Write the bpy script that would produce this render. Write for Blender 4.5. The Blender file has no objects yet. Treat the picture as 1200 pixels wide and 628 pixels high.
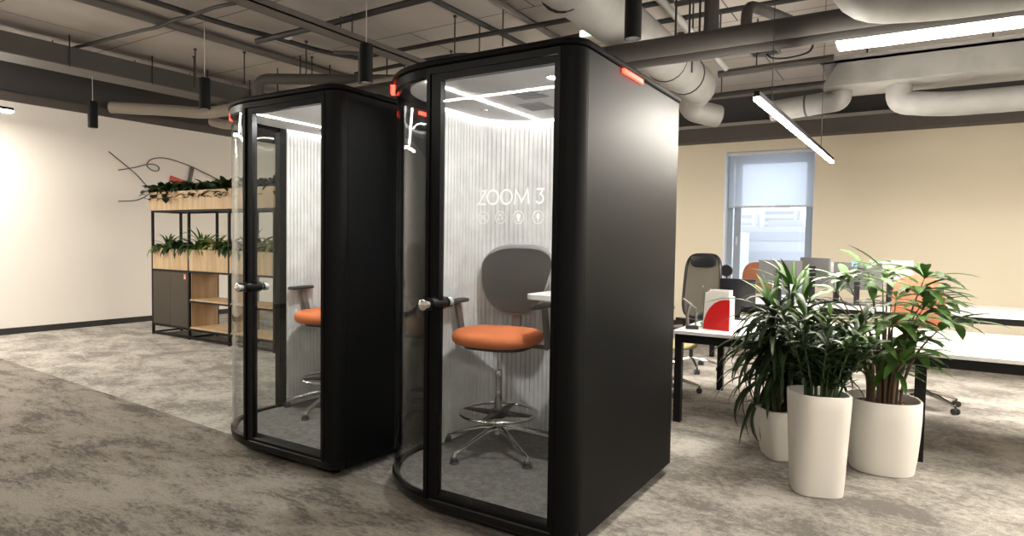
import bpy, bmesh, math, random
from mathutils import Vector, Matrix
random.seed(7)
PI = math.pi
sc = bpy.context.scene
COL = sc.collection

# ------------------------------------------------------------------ materials
MATS = {}
def _new(name):
    m = bpy.data.materials.new(name); m.use_nodes = True
    MATS[name] = m
    nt = m.node_tree
    return m, nt, nt.nodes, nt.links, nt.nodes['Principled BSDF']
def pbr(name, col, rough=.5, metal=0., spec=None, noise=None, bump=None, coat=0.):
    m, nt, N, L, b = _new(name)
    b.inputs['Base Color'].default_value = (*col, 1)
    b.inputs['Roughness'].default_value = rough
    b.inputs['Metallic'].default_value = metal
    if spec is not None: b.inputs['Specular IOR Level'].default_value = spec
    if coat: b.inputs['Coat Weight'].default_value = coat; b.inputs['Coat Roughness'].default_value = .08
    if noise or bump:
        tc = N.new('ShaderNodeTexCoord')
    if noise:                                  # (scale xyz, second colour, contrast lo, hi)
        sc_, c2, lo, hi = noise
        mp = N.new('ShaderNodeMapping'); mp.inputs['Scale'].default_value = sc_
        nz = N.new('ShaderNodeTexNoise'); nz.inputs['Scale'].default_value = 1; nz.inputs['Detail'].default_value = 5
        rp = N.new('ShaderNodeValToRGB'); rp.color_ramp.elements[0].position = lo; rp.color_ramp.elements[1].position = hi
        rp.color_ramp.elements[0].color = (*col, 1); rp.color_ramp.elements[1].color = (*c2, 1)
        L.new(tc.outputs['Object'], mp.inputs['Vector']); L.new(mp.outputs[0], nz.inputs['Vector'])
        L.new(nz.outputs['Fac'], rp.inputs['Fac']); L.new(rp.outputs[0], b.inputs['Base Color'])
    if bump:
        s, st = bump
        n2 = N.new('ShaderNodeTexNoise'); n2.inputs['Scale'].default_value = s; n2.inputs['Detail'].default_value = 3
        bp = N.new('ShaderNodeBump'); bp.inputs['Strength'].default_value = st; bp.inputs['Distance'].default_value = .01
        L.new(tc.outputs['Object'], n2.inputs['Vector']); L.new(n2.outputs['Fac'], bp.inputs['Height']); L.new(bp.outputs[0], b.inputs['Normal'])
    return m
def emit(name, col, s):
    m, nt, N, L, b = _new(name)
    b.inputs['Base Color'].default_value = (*[min(1, c) for c in col], 1)
    b.inputs['Emission Color'].default_value = (*col, 1); b.inputs['Emission Strength'].default_value = s
    return m
def glass(name, tint, ior=1.5, gloss_rough=0.0):
    m, nt, N, L, b = _new(name)
    N.remove(b); out = [n for n in N if n.type == 'OUTPUT_MATERIAL'][0]
    t = N.new('ShaderNodeBsdfTransparent'); t.inputs[0].default_value = (*tint, 1)
    g = N.new('ShaderNodeBsdfGlossy'); g.inputs['Roughness'].default_value = gloss_rough
    r_0 = ((ior-1)/(ior+1))**2*.8              # Schlick reflectance per face of the pane
    lw = N.new('ShaderNodeLayerWeight'); lw.inputs['Blend'].default_value = .5
    pw = N.new('ShaderNodeMath'); pw.operation = 'POWER'; pw.inputs[1].default_value = 5
    f = N.new('ShaderNodeMath'); f.operation = 'MULTIPLY_ADD'; f.inputs[1].default_value = 1-r_0; f.inputs[2].default_value = r_0
    L.new(lw.outputs['Facing'], pw.inputs[0]); L.new(pw.outputs[0], f.inputs[0])
    mx = N.new('ShaderNodeMixShader')
    L.new(f.outputs[0], mx.inputs[0]); L.new(t.outputs[0], mx.inputs[1]); L.new(g.outputs[0], mx.inputs[2]); L.new(mx.outputs[0], out.inputs[0])
    return m
def carpet(name, dark, mid, light, scale, stretch, rot, lo, hi):
    m, nt, N, L, b = _new(name)
    b.inputs['Roughness'].default_value = .95; b.inputs['Specular IOR Level'].default_value = .15
    tc = N.new('ShaderNodeTexCoord')
    mp = N.new('ShaderNodeMapping'); mp.inputs['Scale'].default_value = (scale*stretch[0], scale*stretch[1], scale); mp.inputs['Rotation'].default_value = (0, 0, rot)
    n1 = N.new('ShaderNodeTexNoise'); n1.inputs['Scale'].default_value = 1; n1.inputs['Detail'].default_value = 12; n1.inputs['Roughness'].default_value = .74; n1.inputs['Distortion'].default_value = .3
    r1 = N.new('ShaderNodeValToRGB'); e = r1.color_ramp.elements
    e[0].position = lo; e[0].color = (*dark, 1); e[1].position = hi; e[1].color = (*light, 1)
    x = e.new((lo+hi)/2); x.color = (*mid, 1)
    n2 = N.new('ShaderNodeTexNoise'); n2.inputs['Scale'].default_value = 95; n2.inputs['Detail'].default_value = 4; n2.inputs['Roughness'].default_value = .8
    r2 = N.new('ShaderNodeMapRange'); r2.inputs[1].default_value = .3; r2.inputs[2].default_value = .7; r2.inputs[3].default_value = .70; r2.inputs[4].default_value = 1.30
    mu = N.new('ShaderNodeMix'); mu.data_type = 'RGBA'; mu.blend_type = 'MULTIPLY'; mu.inputs[0].default_value = 1
    n3 = N.new('ShaderNodeTexNoise'); n3.inputs['Scale'].default_value = 11; n3.inputs['Detail'].default_value = 6; n3.inputs['Roughness'].default_value = .75
    ad = N.new('ShaderNodeMath'); ad.operation = 'MULTIPLY_ADD'; ad.inputs[1].default_value = .55
    sb = N.new('ShaderNodeMath'); sb.operation = 'SUBTRACT'; sb.inputs[1].default_value = .275
    L.new(tc.outputs['Object'], mp.inputs[0]); L.new(mp.outputs[0], n1.inputs['Vector']); L.new(mp.outputs[0], n3.inputs['Vector'])
    L.new(n3.outputs['Fac'], ad.inputs[0]); L.new(n1.outputs['Fac'], ad.inputs[2]); L.new(ad.outputs[0], sb.inputs[0]); L.new(sb.outputs[0], r1.inputs[0])
    L.new(tc.outputs['Object'], n2.inputs['Vector']); L.new(n2.outputs['Fac'], r2.inputs[0])
    L.new(r1.outputs[0], mu.inputs[6]); L.new(r2.outputs[0], mu.inputs[7]); L.new(mu.outputs[2], b.inputs['Base Color'])
    return m
def wood(name, c1, c2):
    m, nt, N, L, b = _new(name)
    b.inputs['Roughness'].default_value = .5
    tc = N.new('ShaderNodeTexCoord'); mp = N.new('ShaderNodeMapping'); mp.inputs['Scale'].default_value = (9, 9, .9)
    n1 = N.new('ShaderNodeTexNoise'); n1.inputs['Scale'].default_value = 1.6; n1.inputs['Detail'].default_value = 6
    rp = N.new('ShaderNodeValToRGB'); rp.color_ramp.elements[0].position = .35; rp.color_ramp.elements[1].position = .65
    rp.color_ramp.elements[0].color = (*c1, 1); rp.color_ramp.elements[1].color = (*c2, 1)
    L.new(tc.outputs['Object'], mp.inputs[0]); L.new(mp.outputs[0], n1.inputs['Vector']); L.new(n1.outputs['Fac'], rp.inputs[0]); L.new(rp.outputs[0], b.inputs['Base Color'])
    return m

BLACK   = pbr('satin_black', (.0032, .0034, .0038), .5, spec=.125)
FRAME   = pbr('frame_black', (.004, .004, .0043), .3, spec=.12)
PLINTH  = pbr('plinth_black', (.0035, .0035, .0035), .4, spec=.25)
GLASS   = glass('booth_glass', (.93, .95, .945), 1.5)
FELT    = pbr('felt', (.68, .665, .66), .95, spec=.1, noise=((7, 7, 7), (.82, .805, .80), .35, .68), bump=(160, .35))
MAT_IN  = carpet('booth_carpet', (.10, .093, .088), (.15, .14, .132), (.20, .188, .178), 22, (1, 1), 0, .35, .65)
LED     = emit('led_white', (1, .97, .93), 46)
COVE    = emit('cove_led', (1, .97, .94), 5)
SPOT    = emit('spot_white', (1, .97, .93), 9000)
RED     = emit('red_led', (1, .035, .02), 9)
CEILP   = pbr('booth_ceiling', (.80, .79, .79), .8)
GRILLE  = pbr('grille_grey', (.38, .38, .38), .6)
CHROME  = pbr('chrome', (.80, .79, .77), .13, 1.)
ORANGE  = pbr('orange_fabric', (.66, .19, .075), .85, spec=.2, bump=(350, .3))
MESHG   = pbr('back_mesh', (.034, .029, .026), .8, bump=(400, .3))
RIMG    = pbr('grey_rim', (.30, .28, .29), .55)
ARMG    = pbr('arm_grey', (.16, .145, .135), .5)
PAD     = pbr('arm_pad', (.025, .024, .023), .5)
WHITET  = pbr('white_laminate', (.83, .82, .80), .35)
WOOD    = wood('oak', (.40, .275, .15), (.52, .37, .22))
WOOD2   = wood('oak_dark', (.34, .22, .115), (.45, .30, .17))
OLIVE   = pbr('olive_panel', (.050, .041, .030), .5, spec=.3)
STEEL   = pbr('black_steel', (.008, .0075, .0075), .5, spec=.2)
STICK   = pbr('sticker_red', (.75, .22, .12), .6)
LEAFD   = pbr('leaf_dark', (.014, .030, .009), .45, spec=.35, noise=((6, 6, 6), (.032, .066, .018), .35, .65))
LEAFM   = pbr('leaf_mid', (.036, .090, .014), .45, spec=.35, noise=((6, 6, 6), (.080, .18, .03), .35, .65))
LEAFL   = pbr('leaf_light', (.075, .17, .030), .4, noise=((6, 6, 6), (.14, .26, .06), .35, .65))
LEAFY   = pbr('leaf_variegated', (.15, .20, .05), .4, noise=((12, 12, 12), (.45, .45, .16), .4, .6))
STEM    = pbr('stem_brown', (.13, .085, .05), .7)
STEMG   = pbr('stem_green', (.05, .085, .03), .6)
SOIL    = pbr('soil', (.03, .02, .015), .95, bump=(60, .8))
BARK    = pbr('bark_mulch', (.10, .045, .025), .9, noise=((40, 40, 40), (.30, .17, .11), .4, .62), bump=(45, 1.))
POTW    = pbr('white_pot', (.90, .87, .81), .45)
WALLL   = pbr('wall_offwhite', (.86, .82, .77), .85)
WALLB   = pbr('wall_beige', (.92, .83, .66), .85)
DARKW   = pbr('dark_paint', (.055, .053, .055), .8)
BEAMP   = pbr('beam_paint', (.085, .075, .068), .8)
TRAYG   = pbr('tray_grey', (.28, .265, .25), .6)
DUCT    = pbr('duct_grey', (.20, .192, .184), .5, noise=((3, 3, 3), (.245, .235, .225), .4, .6))
DUCTD   = pbr('duct_dark', (.075, .070, .066), .6)
LAG     = pbr('pipe_lagging', (.045, .041, .038), .7, bump=(9, .6))
LAGL    = pbr('pipe_lagging_pale', (.36, .32, .27), .7, bump=(9, .5))
CABLE   = pbr('cable_black', (.02, .019, .019), .6)
CONDUIT = pbr('conduit_grey', (.11, .10, .094), .55)
CYLB    = pbr('lamp_black', (.006, .006, .006), .6, spec=.2)
WIREW   = pbr('wire_white', (.6, .58, .55), .5)
WPLAST  = pbr('white_plastic', (.75, .74, .72), .4)
LAMP    = emit('lamp_white', (1, .93, .82), 300)
LAMPW   = emit('lamp_white_wide', (1, .93, .82), 95)
PANELL  = emit('panel_white', (1, .95, .85), 60)
DOWN    = emit('downlight_white', (1, .93, .82), 130)
EXITM   = emit('exit_green', (.80, 1, .88), 1.6)
REDP    = pbr('red_plastic', (.62, .012, .012), .4)
PAPER   = pbr('white_card', (.84, .82, .79), .6)
WINF    = pbr('window_grey', (.36, .42, .50), .45)
REVEAL  = pbr('reveal_white', (.86, .86, .87), .7)
WGLASS  = glass('window_glass', (.97, .98, .99), 1.45)
BUILD   = pbr('far_facade', (.52, .52, .53), .9)
BUILD2  = pbr('far_facade_grey', (.43, .43, .45), .9)
FARWIN  = pbr('far_window', (.38, .39, .42), .6, spec=.1)
FARG    = pbr('far_ground', (.6, .6, .6), .9)
MONG    = pbr('monitor_grey', (.13, .13, .135), .4)
MONS    = pbr('monitor_silver', (.55, .55, .55), .35)
MONB    = pbr('monitor_black', (.012, .012, .015), .3)
BROWN   = pbr('chair_brown', (.33, .11, .05), .6)
OLIVES  = pbr('seat_olive', (.40, .36, .18), .8)
ARTG    = pbr('wire_art_grey', (.10, .085, .08), .5)
ARTR    = pbr('art_red', (.62, .06, .05), .5)
SKIRT   = pbr('skirting_black', (.02, .019, .018), .6)
NOTE    = pbr('cyan_note', (.25, .60, .68), .7)
CLEAR   = glass('acrylic', (.90, .94, .93), 1.45)
BLINDM, nt, N, L, b = _new('blind_fabric')
N.remove(b); out = [n for n in N if n.type == 'OUTPUT_MATERIAL'][0]
d_ = N.new('ShaderNodeBsdfDiffuse'); d_.inputs[0].default_value = (.58, .62, .68, 1)
t_ = N.new('ShaderNodeBsdfTranslucent'); t_.inputs[0].default_value = (.62, .68, .78, 1)
p_ = N.new('ShaderNodeBsdfTransparent'); p_.inputs[0].default_value = (.8, .86, .95, 1)
m1 = N.new('ShaderNodeMixShader'); m1.inputs[0].default_value = .45
m2 = N.new('ShaderNodeMixShader'); m2.inputs[0].default_value = .13
L.new(d_.outputs[0], m1.inputs[1]); L.new(t_.outputs[0], m1.inputs[2]); L.new(m1.outputs[0], m2.inputs[1]); L.new(p_.outputs[0], m2.inputs[2]); L.new(m2.outputs[0], out.inputs[0])
VINYL, nt, N, L, b = _new('white_vinyl')               # thin white film, lit from both sides
N.remove(b); out = [n for n in N if n.type == 'OUTPUT_MATERIAL'][0]
d_ = N.new('ShaderNodeBsdfDiffuse'); d_.inputs[0].default_value = (.95, .94, .93, 1)
t_ = N.new('ShaderNodeBsdfTranslucent'); t_.inputs[0].default_value = (.95, .94, .93, 1)
m1 = N.new('ShaderNodeMixShader'); m1.inputs[0].default_value = .5
L.new(d_.outputs[0], m1.inputs[1]); L.new(t_.outputs[0], m1.inputs[2]); L.new(m1.outputs[0], out.inputs[0])
# mesh fabric of the office chairs: half see-through weave
NET, nt, N, L, b = _new('chair_net')
b.inputs['Base Color'].default_value = (.05, .047, .042, 1); b.inputs['Alpha'].default_value = .84
# concrete slab with panel joints
SLAB, nt, N, L, b = _new('slab_concrete')
b.inputs['Roughness'].default_value = .9
tc = N.new('ShaderNodeTexCoord'); br = N.new('ShaderNodeTexBrick'); nz = N.new('ShaderNodeTexNoise')
br.inputs['Color1'].default_value = (.40, .365, .345, 1); br.inputs['Color2'].default_value = (.43, .395, .37, 1); br.inputs['Mortar'].default_value = (.055, .05, .046, 1)
br.inputs['Scale'].default_value = 1; br.inputs['Mortar Size'].default_value = .007; br.inputs['Brick Width'].default_value = 3.4; br.inputs['Row Height'].default_value = 1.45
nz.inputs['Scale'].default_value = 1.7; nz.inputs['Detail'].default_value = 6
mr = N.new('ShaderNodeMapRange'); mr.inputs[3].default_value = .82; mr.inputs[4].default_value = 1.14
mu = N.new('ShaderNodeMix'); mu.data_type = 'RGBA'; mu.blend_type = 'MULTIPLY'; mu.inputs[0].default_value = 1
L.new(tc.outputs['Object'], br.inputs['Vector']); L.new(tc.outputs['Object'], nz.inputs['Vector']); L.new(nz.outputs['Fac'], mr.inputs[0])
L.new(br.outputs['Color'], mu.inputs[6]); L.new(mr.outputs[0], mu.inputs[7]); L.new(mu.outputs[2], b.inputs['Base Color'])

CARPL = carpet('carpet_light', (.205, .19, .172), (.335, .311, .281), (.45, .42, .38), 1.9, (1, 1.3), .35, .41, .60)
CARPD = carpet('carpet_dark', (.10, .089, .076), (.20, .179, .152), (.25, .225, .193), 2.3, (.75, 2.0), .3, .40, .58)

# ------------------------------------------------------------------ mesh builder
class MB:
    def __init__(s, off=(0, 0, 0)):
        s.v = []; s.f = []; s.o = Vector(off)
    def add(s, vs, fs):
        n = len(s.v); s.v += [tuple(Vector(p) - s.o) for p in vs]; s.f += [tuple(i+n for i in f) for f in fs]; return s
    def box(s, x0, x1, y0, y1, z0, z1, rz=0., c=None, bev=0.):
        if bev > 0:
            b = min(bev, (x1-x0)/2.01, (y1-y0)/2.01)
            poly = []
            for cx, cy, a0 in ((x1-b, y1-b, 0), (x0+b, y1-b, 90), (x0+b, y0+b, 180), (x1-b, y0+b, 270)):
                for k in range(4):
                    a = math.radians(a0+30*k); poly.append((cx+b*math.cos(a), cy+b*math.sin(a)))
        else: poly = [(x0, y0), (x1, y0), (x1, y1), (x0, y1)]
        if rz:
            cx, cy = c if c else ((x0+x1)/2, (y0+y1)/2); ca, sa = math.cos(rz), math.sin(rz)
            poly = [(cx+(x-cx)*ca-(y-cy)*sa, cy+(x-cx)*sa+(y-cy)*ca) for x, y in poly]
        return s.prism(poly, z0, z1)
    def prism(s, poly, z0, z1):
        a = sum(poly[i][0]*poly[(i+1) % len(poly)][1]-poly[(i+1) % len(poly)][0]*poly[i][1] for i in range(len(poly)))
        if a < 0: poly = poly[::-1]
        n = len(poly)
        vs = [(x, y, z0) for x, y in poly]+[(x, y, z1) for x, y in poly]
        fs = [tuple(range(n))[::-1], tuple(range(n, 2*n))]+[(i, (i+1) % n, n+(i+1) % n, n+i) for i in range(n)]
        return s.add(vs, fs)
    def loft(s, rings, closed=True, caps=True):
        n = len(rings[0]); vs = [p for r in rings for p in r]; fs = []
        for k in range(len(rings)-1):
            for i in range(n if closed else n-1):
                j = (i+1) % n; fs.append((k*n+i, k*n+j, (k+1)*n+j, (k+1)*n+i))
        if caps and closed:
            fs.append(tuple(range(n))[::-1]); fs.append(tuple((len(rings)-1)*n+i for i in range(n)))
        return s.add(vs, fs)
    def lathe(s, prof, c=(0, 0, 0), seg=28, caps=True):
        rings = [[(c[0]+r*math.cos(2*PI*i/seg), c[1]+r*math.sin(2*PI*i/seg), c[2]+z) for i in range(seg)] for r, z in prof]
        return s.loft(rings, True, caps)
    def tube(s, pts, r, seg=10, closed=False, flat=None):
        pts = [Vector(p) for p in pts]; n = len(pts); rings = []
        up = None
        for i, p in enumerate(pts):
            if closed: t = (pts[(i+1) % n]-pts[i-1])
            else: t = (pts[min(i+1, n-1)]-pts[max(i-1, 0)])
            t.normalize()
            if up is None:
                up = Vector((0, 0, 1)) if abs(t.z) < .9 else Vector((0, 1, 0))
            u = t.cross(up); u.normalize(); w = u.cross(t); w.normalize(); up = w
            rr = r[i] if isinstance(r, (list, tuple)) else r
            fw = flat if flat else 1
            rings.append([tuple(p+u*math.cos(2*PI*k/seg)*rr*fw+w*math.sin(2*PI*k/seg)*rr) for k in range(seg)])
        if closed: rings.append(rings[0])
        return s.loft(rings, True, not closed)
    def bar(s, a, b, w, h):
        a = Vector(a); b = Vector(b); t = (b-a).normalized(); up = Vector((0, 0, 1)) if abs(t.z) < .95 else Vector((0, 1, 0))
        u = t.cross(up).normalized(); q = u.cross(t)
        return s.loft([[tuple(p+u*x*w/2+q*y*h/2) for x, y in ((-1, -1), (1, -1), (1, 1), (-1, 1))] for p in (a, b)])
    def leaf(s, base, az, L, w, el, droop, seg=6, fold=.25, twist=0., wpos=.45):
        p = Vector(base); d = Vector((math.cos(az), math.sin(az), 0)); side = Vector((-math.sin(az), math.cos(az), 0))
        vs = []; fs = []
        for k in range(seg+1):
            t = k/seg
            e = el-droop*t
            if k: p = p+(d*math.cos(e)+Vector((0, 0, 1))*math.sin(e))*(L/seg)
            nrm = -d*math.sin(e)+Vector((0, 0, 1))*math.cos(e)
            sd = side*math.cos(twist*t)+nrm*math.sin(twist*t)
            wd = w*(max(0., math.sin(PI*min(1, (t**(math.log(.5)/math.log(wpos))))))**.8 if 0 < t < 1 else .0)
            if k == 0: wd = w*.18
            vs += [tuple(p-sd*wd/2+nrm*wd*fold), tuple(p), tuple(p+sd*wd/2+nrm*wd*fold)]
        for k in range(seg):
            a = 3*k; fs += [(a, a+1, a+4, a+3), (a+1, a+2, a+5, a+4)]
        return s.add(vs, fs)
    def build(s, name, mat, parent=None, smooth=40, loc=None):
        me = bpy.data.meshes.new(name); me.from_pydata(s.v, [], s.f); me.update()
        bm = bmesh.new(); bm.from_mesh(me); bmesh.ops.recalc_face_normals(bm, faces=bm.faces) if smooth is not None and smooth >= 0 else None; bm.to_mesh(me); bm.free()
        me.materials.append(mat)
        if smooth:
            me.polygons.foreach_set('use_smooth', [True]*len(me.polygons))
            try: me.set_sharp_from_angle(angle=math.radians(abs(smooth)))
            except Exception: pass
        o = bpy.data.objects.new(name, me); COL.objects.link(o)
        if parent: o.parent = parent
        if loc: o.location = loc
        return o
def tag(o, label=None, cat=None, group=None, kind=None):
    if label: o['label'] = label
    if cat: o['category'] = cat
    if group: o['group'] = group
    if kind: o['kind'] = kind
    return o
def thing(name, label, cat, loc=(0, 0, 0), rz=0., group=None):
    o = bpy.data.objects.new(name, None); COL.objects.link(o); o.location = loc; o.rotation_euler = (0, 0, rz); o.empty_display_size = .1
    return tag(o, label, cat, group)
def struct(o): o['kind'] = 'structure'; return o
def kids(o): return [c for c in bpy.data.objects if c.parent == o]
def copy_tree(o, parent=None):
    c = o.copy(); COL.objects.link(c); c.parent = parent
    for ch in kids(o): copy_tree(ch, c)
    return c
def arc(cx, cy, r, a0, a1, n):
    return [(cx+r*math.cos(math.radians(a0+(a1-a0)*k/n)), cy+r*math.sin(math.radians(a0+(a1-a0)*k/n))) for k in range(n+1)]
def smooth_path(pts, r, n=6):
    """round the corners of a polyline"""
    P = [Vector(p) for p in pts]; out = [P[0]]
    for i in range(1, len(P)-1):
        a = (P[i-1]-P[i]); b = (P[i+1]-P[i]); ra = min(r, a.length*.49, b.length*.49)
        p0 = P[i]+a.normalized()*ra; p2 = P[i]+b.normalized()*ra
        for k in range(n+1):
            t = k/n; out.append(p0*(1-t)**2+P[i]*2*t*(1-t)+p2*t*t)
    out.append(P[-1]); return out
def catmull(pts, n=10, closed=False):
    P = [Vector(p) for p in pts]; m = len(P); out = []
    rng = range(m) if closed else range(m-1)
    for i in rng:
        g = (lambda k: P[k % m]) if closed else (lambda k: P[max(0, min(m-1, k))])
        p0, p1, p2, p3 = g(i-1), g(i), g(i+1), g(i+2)
        for k in range(n):
            t = k/n
            out.append(.5*((2*p1)+(p2-p0)*t+(2*p0-5*p1+4*p2-p3)*t*t+(-p0+3*p1-3*p2+p3)*t**3))
    if not closed: out.append(P[-1])
    return out

# ------------------------------------------------------------------ camera (eye height 1.42 m)
YAW, PITCH, ROLL, F, H = -0.560685, -0.0413764, math.radians(.85), 749.57, 1.42
fw = Vector((math.sin(YAW)*math.cos(PITCH), math.cos(YAW)*math.cos(PITCH), math.sin(PITCH)))
r0 = Vector((math.cos(YAW), -math.sin(YAW), 0)); u0 = r0.cross(fw)
rr = r0*math.cos(ROLL)+u0*math.sin(ROLL); uu = -r0*math.sin(ROLL)+u0*math.cos(ROLL)
cam = bpy.data.objects.new('camera', bpy.data.cameras.new('camera')); COL.objects.link(cam)
cam.matrix_world = Matrix(((rr.x, uu.x, -fw.x, 0), (rr.y, uu.y, -fw.y, 0), (rr.z, uu.z, -fw.z, H), (0, 0, 0, 1)))
cam.data.sensor_width = 36; cam.data.lens = F*36/1200; cam.data.shift_x = (600-599)/1200*1
cam.data.clip_start = .05; cam.data.clip_end = 800
sc.camera = cam

# ------------------------------------------------------------------ setting
X0, X1, Y0, Y1, ZC = -10.8, 6.0, -6.0, 11.0, 3.85
YS = 2.74                                        # seam between the two carpets (slightly oblique)
def seam(x): return 2.70-.055*(x+2.4)
struct(MB().add([(X0, seam(X0), 0), (X1, seam(X1), 0), (X1, Y1+.4, 0), (X0, Y1+.4, 0)], [(0, 1, 2, 3)]).build('floor', CARPL))
struct(MB().add([(X0, Y0, 0), (X1, Y0, 0), (X1, seam(X1), 0), (X0, seam(X0), 0)], [(0, 1, 2, 3)]).build('floor_front', CARPD))
struct(MB().box(X0-.2, X1+.2, Y0-.2, Y1+.5, ZC, ZC+.2).build('ceiling', SLAB))
struct(MB().box(X0-.2, X0, Y0-.2, Y1+.4, 0, 3.3).build('wall_left', WALLL))
struct(MB().box(X0-.2, X0, Y0-.2, Y1+.4, 3.3, ZC).build('wall_left_upper', DARKW))
struct(MB().box(X0, X0+.06, Y0, Y1-.3, 3.28, 3.40).build('trim_1', BEAMP))
struct(MB().box(X0, X0+.02, Y0, Y1, 0, .09).build('baseboard_left', SKIRT))
struct(MB().box(X1, X1+.2, Y0-.2, Y1+.4, 0, ZC).build('wall_right', WALLL))
struct(MB().box(X0-.2, X1+.2, Y0-.2, Y0, 0, ZC).build('wall_rear', WALLL))
# back wall with the window opening
WX0, WX1, WZ0, WZ1 = -2.72, -1.34, .55, 2.97
w = MB()
w.box(X0-.2, WX0, Y1, Y1+.4, 0, 3.14); w.box(WX1, X1+.2, Y1, Y1+.4, 0, 3.14)
w.box(WX0, WX1, Y1, Y1+.4, 0, WZ0); w.box(WX0, WX1, Y1, Y1+.4, WZ1, 3.14)
struct(w.build('wall_back', WALLB))
struct(MB().box(X0-.2, X1+.2, Y1, Y1+.4, 3.14, ZC).build('wall_back_upper', DARKW))
struct(MB().box(X0, X1, Y1-.28, Y1, 3.12, 3.34).build('trim_2', BEAMP))
tb = MB().box(X0, X1, Y1-.30, Y1-.05, 3.34, 3.39)
struct(tb.build('trim_3', TRAYG))
struct(MB().box(X0, X1, Y1-.02, Y1, 0, .09).build('baseboard_back', SKIRT))
# window: reveal lining, frames, sash, handle, glass
win = thing('window_1', None, None, (WX0, Y1, WZ0)); win['kind'] = 'structure'
o = (WX0, Y1, WZ0)
rv = MB(o); e = .012
rv.box(WX0, WX0+e, Y1-.012, Y1+.32, WZ0, WZ1).box(WX1-e, WX1, Y1-.012, Y1+.32, WZ0, WZ1).box(WX0, WX1, Y1-.012, Y1+.32, WZ1-e, WZ1).box(WX0-.0, WX1+.0, Y1-.10, Y1+.32, WZ0, WZ0+.025)
rv.build('window_reveal', REVEAL, win)
fr = MB(o); ya, yb = Y1+.24, Y1+.30
fr.box(WX0+.012, WX0+.10, ya, yb, WZ0+.025, WZ1-.012).box(WX1-.10, WX1-.012, ya, yb, WZ0+.025, WZ1-.012)
fr.box(WX0+.10, WX1-.10, ya, yb, WZ0+.025, WZ0+.10).box(WX0+.10, WX1-.10, ya, yb, WZ1-.09, WZ1-.012)
fr.build('window_frame', WINF, win)
sa = MB(o); ya2, yb2 = Y1+.21, Y1+.28
sx0, sx1 = WX0+.13, WX1-.05
sa.box(sx0, sx0+.11, ya2, yb2, WZ0+.09, WZ1-.06).box(sx1-.09, sx1, ya2, yb2, WZ0+.09, WZ1-.06)
sa.box(sx0, sx1, ya2, yb2, WZ0+.09, WZ0+.19).box(sx0, sx1, ya2, yb2, WZ1-.20, WZ1-.06)
sash = sa.build('window_sash', WINF, win)
MB(o).box(sx0+.04, sx0+.07, ya2-.03, ya2, 1.42, 1.56).box(sx0+.045, sx0+.065, ya2-.05, ya2-.03, 1.44, 1.56).build('window_handle', WPLAST, sash)
MB(o).box(sx0+.09, sx1-.07, Y1+.245, Y1+.255, WZ0+.15, WZ1-.16).build('window_glass', WGLASS, sash, 0)
bl = thing('roller_blind', 'grey translucent roller blind half lowered over the window', 'blind', (-2.0, Y1+.04, WZ1-.05))
oo = (-2.0, Y1+.04, WZ1-.05)
MB(oo).add([(WX0+.07, Y1+.05, 2.05), (WX1-.02, Y1+.05, 2.05), (WX1-.02, Y1+.05, WZ1-.04), (WX0+.07, Y1+.05, WZ1-.04)], [(0, 1, 2, 3)]).build('blind_fabric', BLINDM, bl, 0)
MB(oo).tube([(WX0+.04, Y1+.06, WZ1-.045), (WX1-.015, Y1+.06, WZ1-.045)], .03, 12).build('roller_tube', WPLAST, bl)
MB(oo).box(WX0+.07, WX1-.02, Y1+.04, Y1+.06, 2.035, 2.06).build('bottom_bar', MONS, bl)
# city outside
rb = random.Random(3)
def tower(x, y, w_, d_, z0, h, lab, mat, cols, rows):
    t = thing('tower_block', lab, 'building', (x, y, z0), 0, 'buildings outside the window')
    MB().box(-w_/2, w_/2, -d_/2, d_/2, 0, h).build('facade', mat, t)
    for j in range(rows):
        cz = (j+.5)*h/rows
        MB().box(-w_*.44, w_*.44, -d_/2-.15, -d_/2+.1, cz-h/rows*.22, cz+h/rows*.22).build('window_band', FARWIN, t)
    MB().box(-w_*.2, w_*.2, -d_*.2, d_*.2, h, h*1.06).build('roof_box', mat, t)
gz = -28
struct(MB().box(-260, 160, 40, 420, gz-1, gz).build('ground_outside', FARG))
tower(-64.5, 290, 14, 12, gz, 43, 'pale distant tower at the left edge of the skyline', BUILD, 6, 14)
tower(-49, 300, 13, 12, gz, 45, 'second pale distant tower from the left in the window', BUILD, 6, 15)
tower(-33, 312, 14, 13, gz, 50, 'tallest distant tower in the middle of the window', BUILD2, 6, 18)
tower(-15.5, 300, 17, 12, gz, 44, 'pale distant tower at the right edge of the skyline', BUILD, 7, 15)
tower(-33, 210, 24, 14, gz, 35, 'low grey block in front of the tallest tower', BUILD2, 10, 6)
tower(-50, 190, 18, 14, gz, 33, 'low wide pale block at the left of the window', BUILD, 8, 6)

# ------------------------------------------------------------------ the phone booths
BXL, BXR, BYF, BYB = -2.59, -1.235, 2.49, 3.90
BO = ((BXL+BXR)/2, (BYF+BYB)/2, 0)
RFR, RBR, RBL, RFL = .095, .05, .40, .54
ZB0, ZB1, ZFL, ZG0, ZG1, ZCE, ZR0, ZR1 = .045, .108, .114, .128, 2.228, 2.268, 2.276, 2.312
def plan(d=0., n=10):
    """closed outline, anticlockwise from the front right; d insets"""
    pts = []
    for (cx, cy, r, a0) in ((BXR-RFR, BYF+RFR, RFR, 270), (BXR-RBR, BYB-RBR, RBR, 0), (BXL+RBL, BYB-RBL, RBL, 90), (BXL+RFL, BYF+RFL, RFL, 180)):
        rad = max(r-d, .012)
        ccx = cx if r-d > .012 else (cx+(d-r+.012)*(-1 if cx > BO[0] else 1))
        ccy = cy if r-d > .012 else (cy+(d-r+.012)*(-1 if cy > BO[1] else 1))
        pts += arc(ccx, ccy, rad, a0, a0+90, n)
    return pts
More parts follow.
